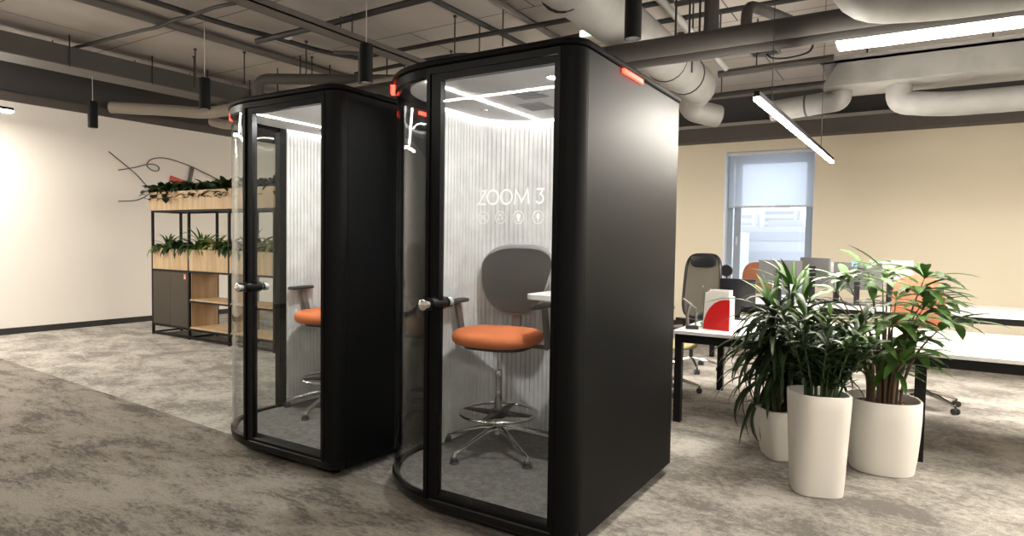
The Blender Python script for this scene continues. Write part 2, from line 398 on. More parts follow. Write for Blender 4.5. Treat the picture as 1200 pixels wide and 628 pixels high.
def strip(m, outer, inner, z0, z1):
    """solid wall between two open plan paths"""
    n = len(outer); rings = []
    for (a, b) in zip(outer, inner):
        rings.append([(a[0], a[1], z0), (a[0], a[1], z1), (b[0], b[1], z1), (b[0], b[1], z0)])
    return m.loft(rings)
def rim(m, d_list, closed=True):
    rings = [[(x, y, z) for x, y in plan(d)] for d, z in d_list]
    return m.loft(rings)
booth = thing('phone_booth', 'black phone booth with white lettering on its glass door, nearest the camera', 'phone booth', BO, 0, 'pair of office phone booths')
rim(MB(BO), [(.06, ZB0), (.03, ZB0+.006), (.012, ZB0+.022), (.006, ZB0+.04), (.004, ZB1-.002), (.008, ZB1+.003)]).build('base', PLINTH, booth)
rim(MB(BO), [(.03, ZCE+.002), (.008, ZCE+.006), (.008, ZR0), (-.006, ZR0+.002), (-.012, ZR0+.009), (-.012, ZR0+.022), (-.006, ZR1-.006), (.008, ZR1)]).build('roof', BLACK, booth)
rim(MB(BO), [(.045, ZB1+.002), (.045, ZFL)]).build('floor_mat', MAT_IN, booth)
PX0, PX1 = BXL+RFL, BXR-RFR            # door opening between the arc and the column
fr_out = arc(BXR-RFR, BYF+RFR, RFR, 270, 360, 14); fr_in = arc(BXR-RFR, BYF+RFR, RFR-.05, 270, 360, 14)
strip(MB(BO), fr_out, fr_in, ZB1, ZCE+.004).build('corner_column', BLACK, booth)
side_o = [(BXR, BYF+RFR+.002), (BXR, BYB-RBR)]+arc(BXR-RBR, BYB-RBR, RBR, 0, 90, 5)[1:]
side_i = [(BXR-.05, BYF+RFR+.002), (BXR-.05, BYB-RBR)]+[(BXR-.05, BYB-.05)]*5
strip(MB(BO), side_o, side_i, ZB1-.045, ZCE+.004).build('side_panel', BLACK, booth)
yp = BYF+RFL+.11                                            # post on the left side
back_o = [(BXR-RBR, BYB)]+arc(BXL+RBL, BYB-RBL, RBL, 90, 180, 14)+[(BXL, yp+.05)]
back_i = [(BXR-RBR, BYB-.04)]+arc(BXL+RBL, BYB-RBL, RBL-.04, 90, 180, 14)+[(BXL+.04, yp+.05)]
strip(MB(BO), back_o, back_i, ZB1, ZCE+.004).build('back_shell', BLACK, booth)
MB(BO).box(BXL, BXL+.055, yp-.01, yp+.05, ZB1, ZCE+.004).build('side_post', FRAME, booth)
# curved corner glass, top and bottom rails
gl_o = [(BXL, yp-.01), (BXL, BYF+RFL)]+arc(BXL+RFL, BYF+RFL, RFL, 180, 270, 22)[1:]
def offs(p, d):
    out = []
    for x, y in p:
        if y >= BYF+RFL-1e-6: out.append((x+d, y))
        else:
            v = Vector((x-(BXL+RFL), y-(BYF+RFL))); v *= (RFL-d)/RFL; out.append((BXL+RFL+v.x, BYF+RFL+v.y))
    return out
strip(MB(BO), offs(gl_o, .012), offs(gl_o, .02), ZG0-.01, ZG1+.01).build('corner_glass', GLASS, booth)
strip(MB(BO), offs(gl_o, .002), offs(gl_o, .035), ZB1+.001, ZG0).build('glass_rail', FRAME, booth); strip(MB(BO), offs(gl_o, .002), offs(gl_o, .035), ZG1, ZCE+.004).build('glass_rail', FRAME, booth)
# door portal (thin lines around the door)
m = MB(BO); y0, y1 = BYF-.004, BYF+.05
m.box(PX0-.022, PX0, y0, y1, ZB1+.001, ZCE+.003).box(PX1-.008, PX1+.006, y0, y1, ZB1+.001, ZCE+.003)
m.box(PX0, PX1-.008, y0, y1, ZG1+.012, ZCE+.003)
m.build('door_frame', FRAME, booth)
door = None
m = MB(BO); y0, y1 = BYF+.004, BYF+.040
m.box(PX0+.003, PX0+.062, y0, y1, ZB1+.006, ZG1+.010).box(PX1-.026, PX1-.010, y0, y1, ZB1+.006, ZG1+.010)
m.box(PX0+.062, PX1-.026, y0, y1, ZG1-.024, ZG1+.010)
m.add([(PX0+.062, y0, ZB1+.006), (PX1-.026, y0, ZB1+.006), (PX1-.026, y1, ZB1+.006), (PX0+.062, y1, ZB1+.006), (PX0+.062, y0, ZB1+.022), (PX1-.026, y0, ZB1+.022), (PX1-.026, y1, ZB1+.05), (PX0+.062, y1, ZB1+.05)],
      [(0, 1, 2, 3), (4, 5, 6, 7), (0, 1, 5, 4), (2, 3, 7, 6), (0, 3, 7, 4), (1, 2, 6, 5)])
door = m.build('door', FRAME, booth)
MB(BO).box(PX0+.06, PX1-.033, BYF+.014, BYF+.022, ZB1+.02, ZG1-.02).build('door_glass', GLASS, door, 0)
# handle through the stile: knob - lock body - knob, axis across the door
hx, hz = PX0+.034, 1.105
def ytube(m, x, z, segs, seg=20):
    prof = segs
    rings = [[(x+r*math.cos(2*PI*k/seg), y, z+r*math.sin(2*PI*k/seg)) for k in range(seg)] for y, r in prof]
    return m.loft(rings)
hd = ytube(MB(BO), hx, hz, [(BYF-.035, .030), (BYF-.03, .033), (BYF+.075, .033), (BYF+.08, .030)]).build('door_handle', PLINTH, door)
for sgn in (-1, 1):
    yb_ = BYF-.035 if sgn < 0 else BYF+.08
    k = ytube(MB(BO), hx, hz, [(yb_, .014), (yb_+sgn*.02, .014), (yb_+sgn*.022, .026), (yb_+sgn*.026, .028), (yb_+sgn*.05, .028), (yb_+sgn*.053, .024)]).build('knob', CHROME, door); k['label'] = 'chrome knob'
# white vinyl lettering on the door
def stroke(m, pts, wd, y, closed=False):
    P = [Vector((p[0], p[1])) for p in pts]; n = len(P); Lf = []; Rt = []
    for i in range(n):
        a = P[i-1] if (i > 0 or closed) else None; b_ = P[(i+1) % n] if (i < n-1 or closed) else None
        t1 = (P[i]-a).normalized() if a is not None else None; t2 = (b_-P[i]).normalized() if b_ is not None else None
        t = (t1+t2) if (t1 is not None and t2 is not None) else (t1 or t2)
        t.normalize(); nn = Vector((-t.y, t.x)); k = 1.
        if t1 is not None and t2 is not None: k = min(2.2, 1/max(.3, t.dot(t2)))
        Lf.append(P[i]+nn*wd/2*k); Rt.append(P[i]-nn*wd/2*k)
    vs = [(p.x, y, p.y) for p in Lf]+[(p.x, y, p.y) for p in Rt]
    fs = [(i, (i+1) % n, n+(i+1) % n, n+i) for i in range(n if closed else n-1)]
    m.add(vs, fs)
def ell(cx, cz, rx, rz_, n=32, a0=0, a1=360):
    return [(cx+rx*math.cos(math.radians(a0+(a1-a0)*k/n)), cz+rz_*math.sin(math.radians(a0+(a1-a0)*k/n))) for k in range(n+1)]
def disc(m, pts, y): m.add([(x, y, z) for x, z in pts], [tuple(range(len(pts)))])
ty = BYF+.0125; k_ = .00475
def tx(px): return -1.762+(px-560.5)*k_
z0t, z1t = 1.590, 1.662; wd = .0095
m = MB(BO)
a, b_ = tx(561), tx(570); stroke(m, [(a, z1t-wd/2), (b_, z1t-wd/2), (a, z0t+wd/2), (b_, z0t+wd/2)], wd, ty)
for c_ in (578, 593.8):
    stroke(m, ell(tx(c_), (z0t+z1t)/2, .031, .0325)[:-1], wd, ty, True)
a, b_ = tx(603.5), tx(619.3); stroke(m, [(a, z0t), (a+.006, z1t-.004), ((a+b_)/2, z0t+.012), (b_-.006, z1t-.004), (b_, z0t)], wd, ty)
a = tx(627.3)
stroke(m, [(a+.002, z1t-wd/2), (tx(635), z1t-wd/2), (a+.022, z0t+.044)]+ell(a+.018, z0t+.024, .0195, .0195, 14, 75, -150), wd*.95, ty)
m.build('lettering', VINYL, door, 0)['label'] = 'white vinyl lettering reading ZOOM 3'
for idx, cpx in enumerate((567, 587.2, 608, 629.8)):
    m = MB(BO); cx, cz, R_ = tx(cpx), 1.531, .0285
    stroke(m, ell(cx, cz, R_, R_)[:-1], .0032, ty, True)
    if idx == 0:
        stroke(m, [(cx-.014, cz+.012), (cx+.004, cz-.002), (cx+.013, cz-.014)], .007, ty); stroke(m, [(cx-.010, cz-.010), (cx+.002, cz+.012)], .008, ty); stroke(m, [(cx+.006, cz+.006), (cx+.012, cz+.014)], .005, ty)
    elif idx == 1:
        for q in (100, 220, 340):
            a = math.radians(q); disc(m, [(cx+.012*math.cos(a)+p[0], cz+.012*math.sin(a)+p[1]) for p in ell(0, 0, .0065, .0065, 12)[:-1]], ty)
    elif idx == 2:
        disc(m, ell(cx, cz+.006, .0115, .0125, 20)[:-1], ty); disc(m, [(cx-.006, cz-.004), (cx+.006, cz-.004), (cx+.005, cz-.020), (cx-.005, cz-.020)], ty+.0001)
    else:
        disc(m, ell(cx, cz+.005, .009, .015, 20)[:-1], ty); disc(m, [(cx-.002, cz-.008), (cx+.002, cz-.008), (cx+.002, cz-.021), (cx-.002, cz-.021)], ty+.0001)
    m.build('icon', VINYL, door, 0)['label'] = ['round white icon of crossed shapes', 'round white icon of a three-blade fan', 'round white icon of a light bulb', 'round white icon of a small oval'][idx]
# inside: ribbed felt lining, ceiling panel, led strips, vents
ins = .055; rbl = .36
path = [(BXL+ins, yp+.05)]
path += [(BXL+ins, BYB-ins-rbl)]+arc(BXL+ins+rbl, BYB-ins-rbl, rbl, 180, 90, 24)[1:]+arc(BXR-ins-rbl, BYB-ins-rbl, rbl, 90, 0, 24)+[(BXR-ins, BYF+.14)]
# resample with grooves
def resample(P, step):
    out = []; acc = 0.
    P = [Vector(p) for p in P]
    Ltot = sum((P[i+1]-P[i]).length for i in range(len(P)-1)); n = int(Ltot/step)
    tgt = [Ltot*k/n for k in range(n+1)]; i = 0; s0 = 0
    for t in tgt:
        while i < len(P)-2 and s0+(P[i+1]-P[i]).length < t: s0 += (P[i+1]-P[i]).length; i += 1
        d = (P[i+1]-P[i]); out.append((P[i]+d.normalized()*(t-s0), d.normalized()))
    return out
rs = resample(path, .0055)
m = MB(BO); lo = []; 
for i, (p, t) in enumerate(rs):
    nn = Vector((t.y, -t.x))                      # towards the inside
    g = .004 if i % 6 else -.007
    q = p+nn*g; lo.append((q.x, q.y))
strip(m, lo, [((p-Vector((t.y, -t.x))*.016).x, (p-Vector((t.y, -t.x))*.016).y) for p, t in rs], ZFL+.001, ZCE+.003)
m.build('acoustic_lining', FELT, booth, 25)
rim(MB(BO), [(.085, ZCE-.020), (.085, ZCE)]).build('ceiling_panel', CEILP, booth)
m = MB(BO); cov = resample(path, .04)
strip(m, [((p+Vector((t.y, -t.x))*.006).x, (p+Vector((t.y, -t.x))*.006).y) for p, t in cov], [((p+Vector((t.y, -t.x))*.029).x, (p+Vector((t.y, -t.x))*.029).y) for p, t in cov], ZCE-.033, ZCE+.002)
m.build('cove_light', COVE, booth)['label'] = 'bright strip of light above the felt lining'
ledstrip = MB(BO).box(-2.184, -2.168, 2.62, 3.80, ZCE-.026, ZCE-.018).build('light_strip', LED, booth); ledstrip['label'] = 'thin white ceiling light strip'
for gx, gy in ((-1.98, 3.42), (-1.86, 3.12), (-1.66, 3.42)):
    m = MB(BO)
    for q in range(7): m.box(gx-.085, gx+.085, gy-.10+q*.03, gy-.10+q*.03+.013, ZCE-.0245, ZCE-.019)
    m.build('vent_grille', GRILLE, booth)
sp = MB(BO).lathe([(.034, -.004), (.036, .008)], (-1.553, 2.84, ZCE-.024), 20).build('downlight', WPLAST, booth)
MB(BO).lathe([(.002, 0), (.016, 0), (.016, .002)], (-1.553, 2.84, ZCE-.0295), 20, False).build('downlight_lens', SPOT, sp)
MB(BO).lathe([(.018, 0), (.022, .004), (.022, .012)], (-2.32, 3.35, ZCE-.033), 16).build('sensor', WPLAST, booth)
# fixed work surface on the right wall
tx0, tx1, ty0, ty1 = -1.87, BXR-.07, 3.10, 3.72
poly = arc(tx0+.08, ty0+.08, .08, 180, 270, 6)+[(tx1, ty0), (tx1, ty1)]+arc(tx0+.12, ty1-.12, .12, 90, 180, 6)
MB(BO).prism(poly, 1.095, 1.122).build('work_surface', WHITET, booth)
for yy in (3.28, 3.52): MB(BO).add([(-1.62, yy, 1.07), (-1.62, yy, 1.095), (tx1, yy, 1.095), (tx1, yy, .98), (-1.62, yy+.03, 1.07), (-1.62, yy+.03, 1.095), (tx1, yy+.03, 1.095), (tx1, yy+.03, .98)], [(0, 1, 2, 3), (4, 5, 6, 7), (0, 1, 5, 4), (1, 2, 6, 5), (2, 3, 7, 6), (3, 0, 4, 7)]).build('bracket', ARMG, booth)
# red occupancy lights under the roof edge, one on each side
for nm in ('r', 'l'):
    m = MB(BO)
    if nm == 'r': m.box(BXR-.005, BXR+.014, 2.96, 3.22, ZCE-.016, ZCE+.004, bev=.006)
    else:
        pth = arc(BXL+RFL, BYF+RFL, RFL+.022, 214, 220.5, 8); pin = arc(BXL+RFL, BYF+RFL, RFL-.004, 214, 220.5, 8)
        strip(m, pth, pin, ZCE-.036, ZCE+.008)
    k = m.build('indicator_light', RED, booth); k['label'] = 'glowing red occupancy light'
for fx, fy in ((BXR-.14, BYF+.14), (BXR-.14, BYB-.14), (BXL+.35, BYF+.22), (BXL+.2, BYB-.3)):
    MB(BO).lathe([(.030, 0), (.030, .008), (.012, .012), (.012, .05)], (fx, fy, 0), 16).build('foot', STEEL, booth)
# second booth, same model without lettering
booth2 = copy_tree(booth)
booth2.location = (BO[0]-1.57, BO[1]+.075, 0)
booth2['label'] = 'black phone booth with plain glass door, behind the lettered one'
for c in list(bpy.data.objects):
    p = c.parent
    if p and (p == booth2 or p.parent == booth2) and c.name.split('.')[0] in ('lettering', 'icon'):
        bpy.data.objects.remove(c)
    elif p == booth2 and c.name.startswith('indicator') and c.data.vertices[0].co.x > 0: c.location.y += .25

# ------------------------------------------------------------------ drafting chairs inside the booths
def superell(cx, cy, a, b, n_, N_=40):
    out = []
    for k in range(N_):
        t = 2*PI*k/N_; c, s = math.cos(t), math.sin(t)
        out.append((cx+a*math.copysign(abs(c)**(2/n_), c), cy+b*math.copysign(abs(s)**(2/n_), s)))
    return out
def drafting_chair(label, loc, rz, leg0):
    t = thing('drafting_chair', label, 'chair', loc, rz, 'tall orange swivel chairs')
    zs = .722
    rings = []
    for k_, (q, z) in enumerate(((.80, -.045), (.93, -.040), (.985, -.022), (1., .0), (.985, .018), (.92, .032), (.75, .040), (.45, .043), (.1, .044))):
        rings.append([(x, y, zs+z-.010*(abs(y+.0)/.24)**2*(1 if y < 0 else 0)) for x, y in superell(0, -.02, .275*q, .245*q, 2.7)])
    MB().loft(rings).build('seat', ORANGE, t, 60)['label'] = 'orange fabric seat'
    MB().prism(superell(0, -.01, .20, .18, 3, 24), zs-.075, zs-.042).build('seat_pan', PAD, t)
    # backrest: curved rounded panel with a pale rim
    def bp(u, v, dy):                       # u -1..1 across, v 0..1 up
        hw = .165+.095*max(0., min(1, v/.75))**.8
        x = u*hw; z = .835+.435*v
        y = .225+.085*v-.05*math.sin(PI*min(1, v*1.1))*.5-.045*u*u*.9+dy
        return (x, y, z)
    def inside(k, n, q=1.):
        # outline: superellipse in (u,v)
        a = 2*PI*k/n; c, s = math.cos(a), math.sin(a)
        ex = 3.1
        return (q*math.copysign(abs(c)**(2/ex), c), .5+.5*q*math.copysign(abs(s)**(2/ex), s))
    n = 44; rings = []
    for q in (.05, .35, .6, .8, .93, 1.): rings.append([bp(*inside(k, n, q), -.010) for k in range(n)])
    for q in (1., .93, .6, .05): rings.append([bp(*inside(k, n, q), .012) for k in range(n)])
    MB().loft(rings).build('backrest', MESHG, t, 50)['label'] = 'dark grey mesh backrest'
    MB().tube([bp(*inside(k, n, 1.0), .004) for k in range(n)], [.011+.010*max(0., math.sin(2*PI*k/n))**3 for k in range(n)], 8, True).build('backrest_rim', RIMG, t)
    MB().bar((0, .03, zs-.06), (0, .25, zs-.05), .06, .02).bar((0, .245, zs-.06), (0, .262, .98), .055, .018).build('back_support', ARMG, t)
    for s in (-1, 1):
        m = MB().bar((s*.16, .06, zs-.062), (s*.30, .06, zs-.062), .05, .018)
        m.bar((s*.30, .07, zs-.07), (s*.305, -.005, .905), .022, .05)
        a = m.build('armrest', ARMG, t)
        q = MB(); rings = []
        for y_, sx in ((-.15, .3), (-.145, .75), (-.12, .95), (-.05, 1), (.04, 1), (.08, .9), (.10, .6), (.105, .3)):
            rings.append([(s*.30+x*sx, y_, .922+z*min(1, sx+.15)) for x, z in superell(0, 0, .038, .014, 3, 16)])
        q.loft(rings).build('arm_pad', PAD, a, 50)['label'] = 'black arm pad'
    MB().lathe([(.014, .50), (.014, zs-.07)], seg=18).lathe([(.024, .10), (.024, .46), (.026, .465), (.026, .50), (.018, .51)], seg=20).lathe([(.05, zs-.085), (.06, zs-.07)], seg=16).build('gas_column', CHROME, t)
    R_ = .242; zr = .235
    ring = MB().tube([(R_*math.cos(2*PI*k/48), R_*math.sin(2*PI*k/48), zr) for k in range(48)], .011, 10, True).build('foot_ring', CHROME, t)
    m = MB()
    for k in range(4):
        a = leg0+math.radians(20+90*k); d = Vector((math.cos(a), math.sin(a), 0)); e_ = Vector((-d.y, d.x, 0))
        m.add([tuple(d*.03+e_*.030+Vector((0, 0, zr-.018))), tuple(d*.03-e_*.030+Vector((0, 0, zr-.018))), tuple(d*R_-e_*.010+Vector((0, 0, zr-.004))), tuple(d*R_+e_*.010+Vector((0, 0, zr-.004))),
               tuple(d*.03+e_*.030+Vector((0, 0, zr+.008))), tuple(d*.03-e_*.030+Vector((0, 0, zr+.008))), tuple(d*R_-e_*.010+Vector((0, 0, zr+.004))), tuple(d*R_+e_*.010+Vector((0, 0, zr+.004)))],
              [(0, 1, 2, 3), (4, 5, 6, 7), (0, 1, 5, 4), (1, 2, 6, 5), (2, 3, 7, 6), (3, 0, 4, 7)])
    m.lathe([(.045, zr-.03), (.045, zr+.02)], seg=18).build('spokes', PAD, ring)['label'] = 'black spokes of the foot ring'
    for k in range(5):
        a = leg0+2*PI*k/5; d = Vector((math.cos(a), math.sin(a), 0))
        pts = [d*.02+Vector((0, 0, .135)), d*.10+Vector((0, 0, .128)), d*.33+Vector((0, 0, .062)), d*.362+Vector((0, 0, .054)), d*.366+Vector((0, 0, .03))]
        lg = MB().tube(pts, [.022, .019, .014, .013, .012], 10).build('leg', CHROME, t)
        c = d*.366
        MB().lathe([(.030, 0), (.031, .006), (.026, .010), (.024, .030), (.016, .036)], (c.x, c.y, 0), 18).build('glide', PAD, lg)['label'] = 'black foot glide'
    return t
drafting_chair('tall orange swivel chair inside the lettered booth', (-2.17, 3.33, ZFL), math.radians(6), math.radians(253))
drafting_chair('tall orange swivel chair inside the plain booth', (-3.76, 3.44, ZFL), math.radians(10), math.radians(202))

# ------------------------------------------------------------------ shelving unit with planters (far left)
SX, SY, BW, SD = -9.34, 5.08, .905, .45
so = (SX+1.35, SY, 0)
unit = thing('shelf_unit', 'black steel shelf unit with oak planter boxes by the left wall', 'shelf', so)
nb = 3
for i in range(nb+1):
    for y in (SY, SY+SD-.03):
        MB(so).box(SX+i*BW-.015, SX+i*BW+.015, y, y+.03, 0, 1.79).build('post', STEEL, unit)
for z in (.03, .145, .94, 1.775):
    m = MB(so)
    for y in (SY, SY+SD-.03): m.box(SX-.015, SX+nb*BW+.015, y+.003, y+.027, z-.013, z+.013)
    for i in range(nb+1): m.box(SX+i*BW-.012, SX+i*BW+.012, SY+.03, SY+SD-.03, z-.012, z+.012)
    m.build('rail', STEEL, unit)
def trough(x0, x1, z0, z1, y0=SY-.015, y1=SY+SD+.015):
    m = MB(so); th = .018
    m.box(x0, x1, y0, y0+th, z0, z1).box(x0, x1, y1-th, y1, z0, z1).box(x0, x0+th, y0+th, y1-th, z0, z1).box(x1-th, x1, y0+th, y1-th, z0, z1).box(x0+th, x1-th, y0+th, y1-th, z0, z0+th)
    b_ = m.build('planter_box', WOOD, unit)
    MB(so).box(x0+th, x1-th, y0+th, y1-th, z1-.05, z1-.03).build('soil', SOIL, b_)
for i in range(nb): trough(SX+i*BW+.018, SX+(i+1)*BW-.018, .955, 1.245, SY+.002, SY+SD-.002)
trough(SX-.02, SX+1.5*BW, 1.79, 2.05); trough(SX+1.5*BW, SX+nb*BW+.02, 1.79, 2.05)
cab = MB(so).box(SX+.018, SX+BW-.018, SY+.02, SY+SD-.01, .16, .925).build('cabinet', OLIVE, unit)
for k in range(2):
    x0 = SX+.02+k*(BW-.04)/2
    dd = MB(so).box(x0+.002, x0+(BW-.04)/2-.002, SY+.002, SY+.02, .165, .92).build('cabinet_door', OLIVE, cab)
MB(so).lathe([(.008, 0), (.008, .006)], (SX+.50, SY+.002, .84), 12).build('lock', STEEL, cab)
MB(so).box(SX+.80, SX+.845, SY-.001, SY+.0025, .83, .90).build('sticker', STICK, cab)['label'] = 'small red and white sticker'
MB(so).box(SX+.81, SX+.835, SY-.002, SY-.0005, .845, .86).build('sticker', PAPER, cab)
for i in (1, 2):
    MB(so).box(SX+i*BW+.016, SX+i*BW+.034, SY+.03, SY+SD-.03, .16, .925).build('side_panel', WOOD2, unit)
    for z in (.145, .53): MB(so).box(SX+i*BW+.036, SX+(i+1)*BW-.016, SY+.002, SY+SD-.03, z+.013, z+.033).build('shelf_board', WOOD, unit)
    m = MB(so)
    for y in (SY, SY+SD-.03): m.box(SX+i*BW+.016, SX+(i+1)*BW-.016, y+.003, y+.027, .517, .541)
    m.build('rail', STEEL, unit)

def fol(m, rnd, base, n, L_, w_, el=(.2, 1.3), dr=(.6, 1.8), fold=.2, seg=5, rad=.03, wpos=.45):
    for k in range(n):
        az = rnd.uniform(0, 2*PI); r_ = rnd.uniform(0, rad)
        m.leaf((base[0]+r_*math.cos(az), base[1]+r_*math.sin(az), base[2]+rnd.uniform(-.01, .04)), az+rnd.uniform(-.3, .3), L_*rnd.uniform(.65, 1.15), w_*rnd.uniform(.8, 1.2), rnd.uniform(*el), rnd.uniform(*dr), seg, fold, rnd.uniform(-.5, .5), wpos)
rn = random.Random(11)
def trough_plant(x, z, kind, label, group):
    y = SY+SD*.36+rn.uniform(-.05, .05)
    t = thing('trough_plant', label, 'plant', (x, y, z), 0, group)
    m = MB(); st = MB()
    if kind == 'bushy':
        fol(m, rn, (0, 0, .04), 40, .27, .055, (.1, 1.35), (.8, 1.9)); fol(m, rn, (0, -.09, .05), 20, .22, .06, (-.1, .6), (1., 2.))
        mat = LEAFD
    elif kind == 'spiky':
        fol(m, rn, (0, 0, .03), 30, .33, .03, (.4, 1.45), (.3, 1.4)); fol(m, rn, (0, -.08, .05), 16, .24, .045, (.0, .6), (.9, 2.))
        mat = LEAFM
    elif kind == 'pale':
        fol(m, rn, (0, 0, .05), 34, .30, .05, (.2, 1.3), (.7, 1.7)); mat = LEAFY
    else:                                   # ivy hanging over the edge
        for k in range(9):
            az = rn.uniform(PI*1.0, PI*2.0); ln = rn.uniform(.12, .30)
            px, py = rn.uniform(-.13, .13), rn.uniform(-.12, .10)
            for q in range(7):
                f_ = q/6; bx = px+math.cos(az)*ln*f_*.6; by = max(py+math.sin(az)*ln*f_, -.21); bz = .05+.07*math.sin(PI*min(1., f_*1.1))-(.12*f_*f_ if by < -.17 else 0)
                m.leaf((bx, by, bz), rn.uniform(0, 2*PI), rn.uniform(.09, .15), rn.uniform(.06, .10), rn.uniform(-.2, .9), rn.uniform(.3, 1.4), 4, .15, 0, .4)
        fol(m, rn, (0, 0, .05), 16, .17, .075, (.3, 1.4), (.5, 1.5), rad=.10)
        mat = LEAFD
    m.build('foliage', mat, t, -60)
    for k in range(4):
        a = rn.uniform(0, 2*PI); st.tube([(.02*math.cos(a), .02*math.sin(a), -.02), (.03*math.cos(a), .03*math.sin(a), .07)], .006, 6)
    st.build('stem', STEMG, t)
zl = 1.215
kinds = ['spiky', 'bushy', 'bushy', 'spiky', 'pale', 'bushy', 'spiky', 'bushy', 'pale']
names_ = ['spiky green plant at the left end of the lower trough', 'leafy dark plant next to the left end of the lower trough', 'leafy dark plant left of the first inner post, lower trough', 'spiky green plant right of the first inner post, lower trough',
          'pale variegated plant in the second lower trough', 'leafy dark plant right of the pale one, lower trough', 'spiky green plant in the third lower trough, seen through booth glass', 'leafy dark plant in the third lower trough', 'pale plant at the right end of the lower trough']
for i, k in enumerate(kinds):
    trough_plant(SX+.15+i*(nb*BW-.3)/8, zl, k, names_[i], 'plants in the lower troughs')
nm2 = ['dark ivy spilling over the left end of the top trough', 'dark ivy second from the left end in the top trough', 'dark ivy under the red bar in the top trough', 'dark ivy hanging over the middle of the top trough', 'dark ivy right of the middle of the top trough', 'dark ivy in the top trough beside the booth glass', 'dark ivy second from the right end of the top trough', 'dark ivy at the right end of the top trough']
for i in range(8):
    trough_plant(SX+.13+i*(nb*BW-.26)/7, 2.02, 'ivy', nm2[i], 'plants in the top trough')

# wire drawing on the left wall
wa = thing('wire_wall_art', 'looping dark wire wall art with a red bar on the left wall', 'wall art', (X0+.05, 6.2, 2.5))
ao = (X0+.05, 6.2, 2.5); ax = X0+.05
def W(px, py):                              # drawing plane: metres along the wall from a sketch grid
    t = (px-158)/110.; y = 5.58+1.69*(t*.93+.07*t*t); z = 2.53-(py-196)*.0193*(1+.30*t)+.0*t
    zt = 2.53-(py-196)*(.0178+.0046*t)+.10*t
    return (ax, y, zt)
def line(pts, r=.009, sm=True):
    P = [W(*p) for p in pts]; return MB(ao).tube(catmull(P, 8) if sm else P, r, 6)
line([(140, 199), (158, 196), (171, 193), (180, 192.5), (185, 195), (184, 198), (178, 198), (172.5, 195), (172, 192), (176, 188.5), (184, 186.7), (195, 187), (210, 190), (224, 193.5), (245, 200), (268, 207), (300, 216)]).build('wire', ARTG, wa)
line([(130, 182), (158, 201), (170, 211), (178, 216), (194, 222)]).build('wire', ARTG, wa)
line([(140, 228), (158, 226), (168, 222.5), (174, 219), (179, 216.5), (184, 215.5), (196, 219), (215, 224)]).build('wire', ARTG, wa)
MB(ao).bar(W(224, 193.8), W(220.5, 205.8), .035, .05).build('bar', ARTG, wa)
line([(220.5, 205.8), (235, 210), (268, 219), (290, 225)], sm=False).build('wire', ARTG, wa)
a, b_ = Vector(W(198, 203.5)), Vector(W(234, 211.5))
MB(ao).bar(a, b_, .03, .075).build('bar', ARTR, wa)['label'] = 'red bar'
a, b_ = Vector(W(252, 203)), Vector(W(257, 206.5))
MB(ao).bar(a, b_, .03, .06).build('bar', ARTG, wa)

# ------------------------------------------------------------------ planters at the right
def supring(cx, cy, a, b, n_, z, N_=40, rz=0., tilt=0.):
    return [(cx+x*math.cos(rz)-y*math.sin(rz), cy+x*math.sin(rz)+y*math.cos(rz), z+tilt*x) for x, y in superell(0, 0, a, b, n_, N_)]
def pot(t, prof, n_, rz, soilmat, tilt=0., tw=0.):
    m = MB(); rings = []
    for i, (a, z) in enumerate(prof): rings.append(supring(0, 0, a, a, n_, z, 48, rz+tw*z, tilt*(z/prof[-1][1])))
    at_, zt = prof[-1]
    for a, z in ((at_-.004, zt+.004), (at_-.014, zt+.003), (at_-.018, zt-.01), (at_-.022, zt-.07)): rings.append(supring(0, 0, a, a, n_, z, 48, rz+tw*z, tilt))
    m.loft(rings).build('pot', POTW, t, 50)
    MB().loft([supring(0, 0, at_-.02, at_-.02, n_, zt-.05, 48, rz+tw*zt, tilt), supring(0, 0, at_-.06, at_-.06, n_, zt-.038, 48, rz+tw*zt, tilt), supring(0, 0, .02, .02, n_, zt-.034, 48, rz, tilt)]).build('soil', soilmat, t)
rp = random.Random(5)
# dracaena in the small square pot
t = thing('potted_dracaena', 'arching dark green dracaena in the small square white planter', 'potted plant', (-.70, 4.60, 0), 0, 'potted plants beside the desk')
pot(t, [(.11, 0), (.120, .004), (.140, .08), (.160, .16), (.174, .24), (.180, .335)], 4.5, .55, BARK)
st = [(-.07, .02, .66), (.04, -.06, .86), (.01, .07, 1.08), (.12, .06, .78), (-.05, -.07, .96), (.07, .0, 1.0)]
for (sx, sy, sh) in st:
    MB().tube([(sx*.6, sy*.6, .27), (sx, sy, .27+(sh-.27)*.5), (sx*1.4, sy*1.4, sh)], [.018, .015, .012], 8).build('stem', STEM, t)
m = MB()
for (sx, sy, sh) in st:
    for k in range(58):
        az = rp.uniform(0, 2*PI); f_ = rp.random()
        m.leaf((sx*1.4, sy*1.4, sh-.26*f_), az, rp.uniform(.32, .50), rp.uniform(.028, .044), rp.uniform(.5, 1.3)-.9*f_, rp.uniform(1.2, 2.4), 8, .18, rp.uniform(-.4, .4), .35)
m.build('foliage', LEAFD, t, -60)
m = MB()
for (sx, sy, sh) in st:
    for k in range(7): m.leaf((sx*1.4, sy*1.4, sh), rp.uniform(0, 2*PI), rp.uniform(.26, .38), rp.uniform(.030, .042), rp.uniform(1.0, 1.5), rp.uniform(.3, 1.3), 7, .2, 0, .4)
m.build('young_leaves', LEAFM, t, -60)['label'] = 'lighter green young leaves'
m = MB()
for k in range(40): m.leaf((rp.uniform(-.13, .13), rp.uniform(-.12, .12), rp.uniform(.33, .6)), rp.uniform(0, 2*PI), rp.uniform(.16, .28), rp.uniform(.024, .036), rp.uniform(-.2, .9), rp.uniform(.6, 1.6), 5, .2, 0, .4)
m.build('lower_leaves', LEAFD, t, -60)
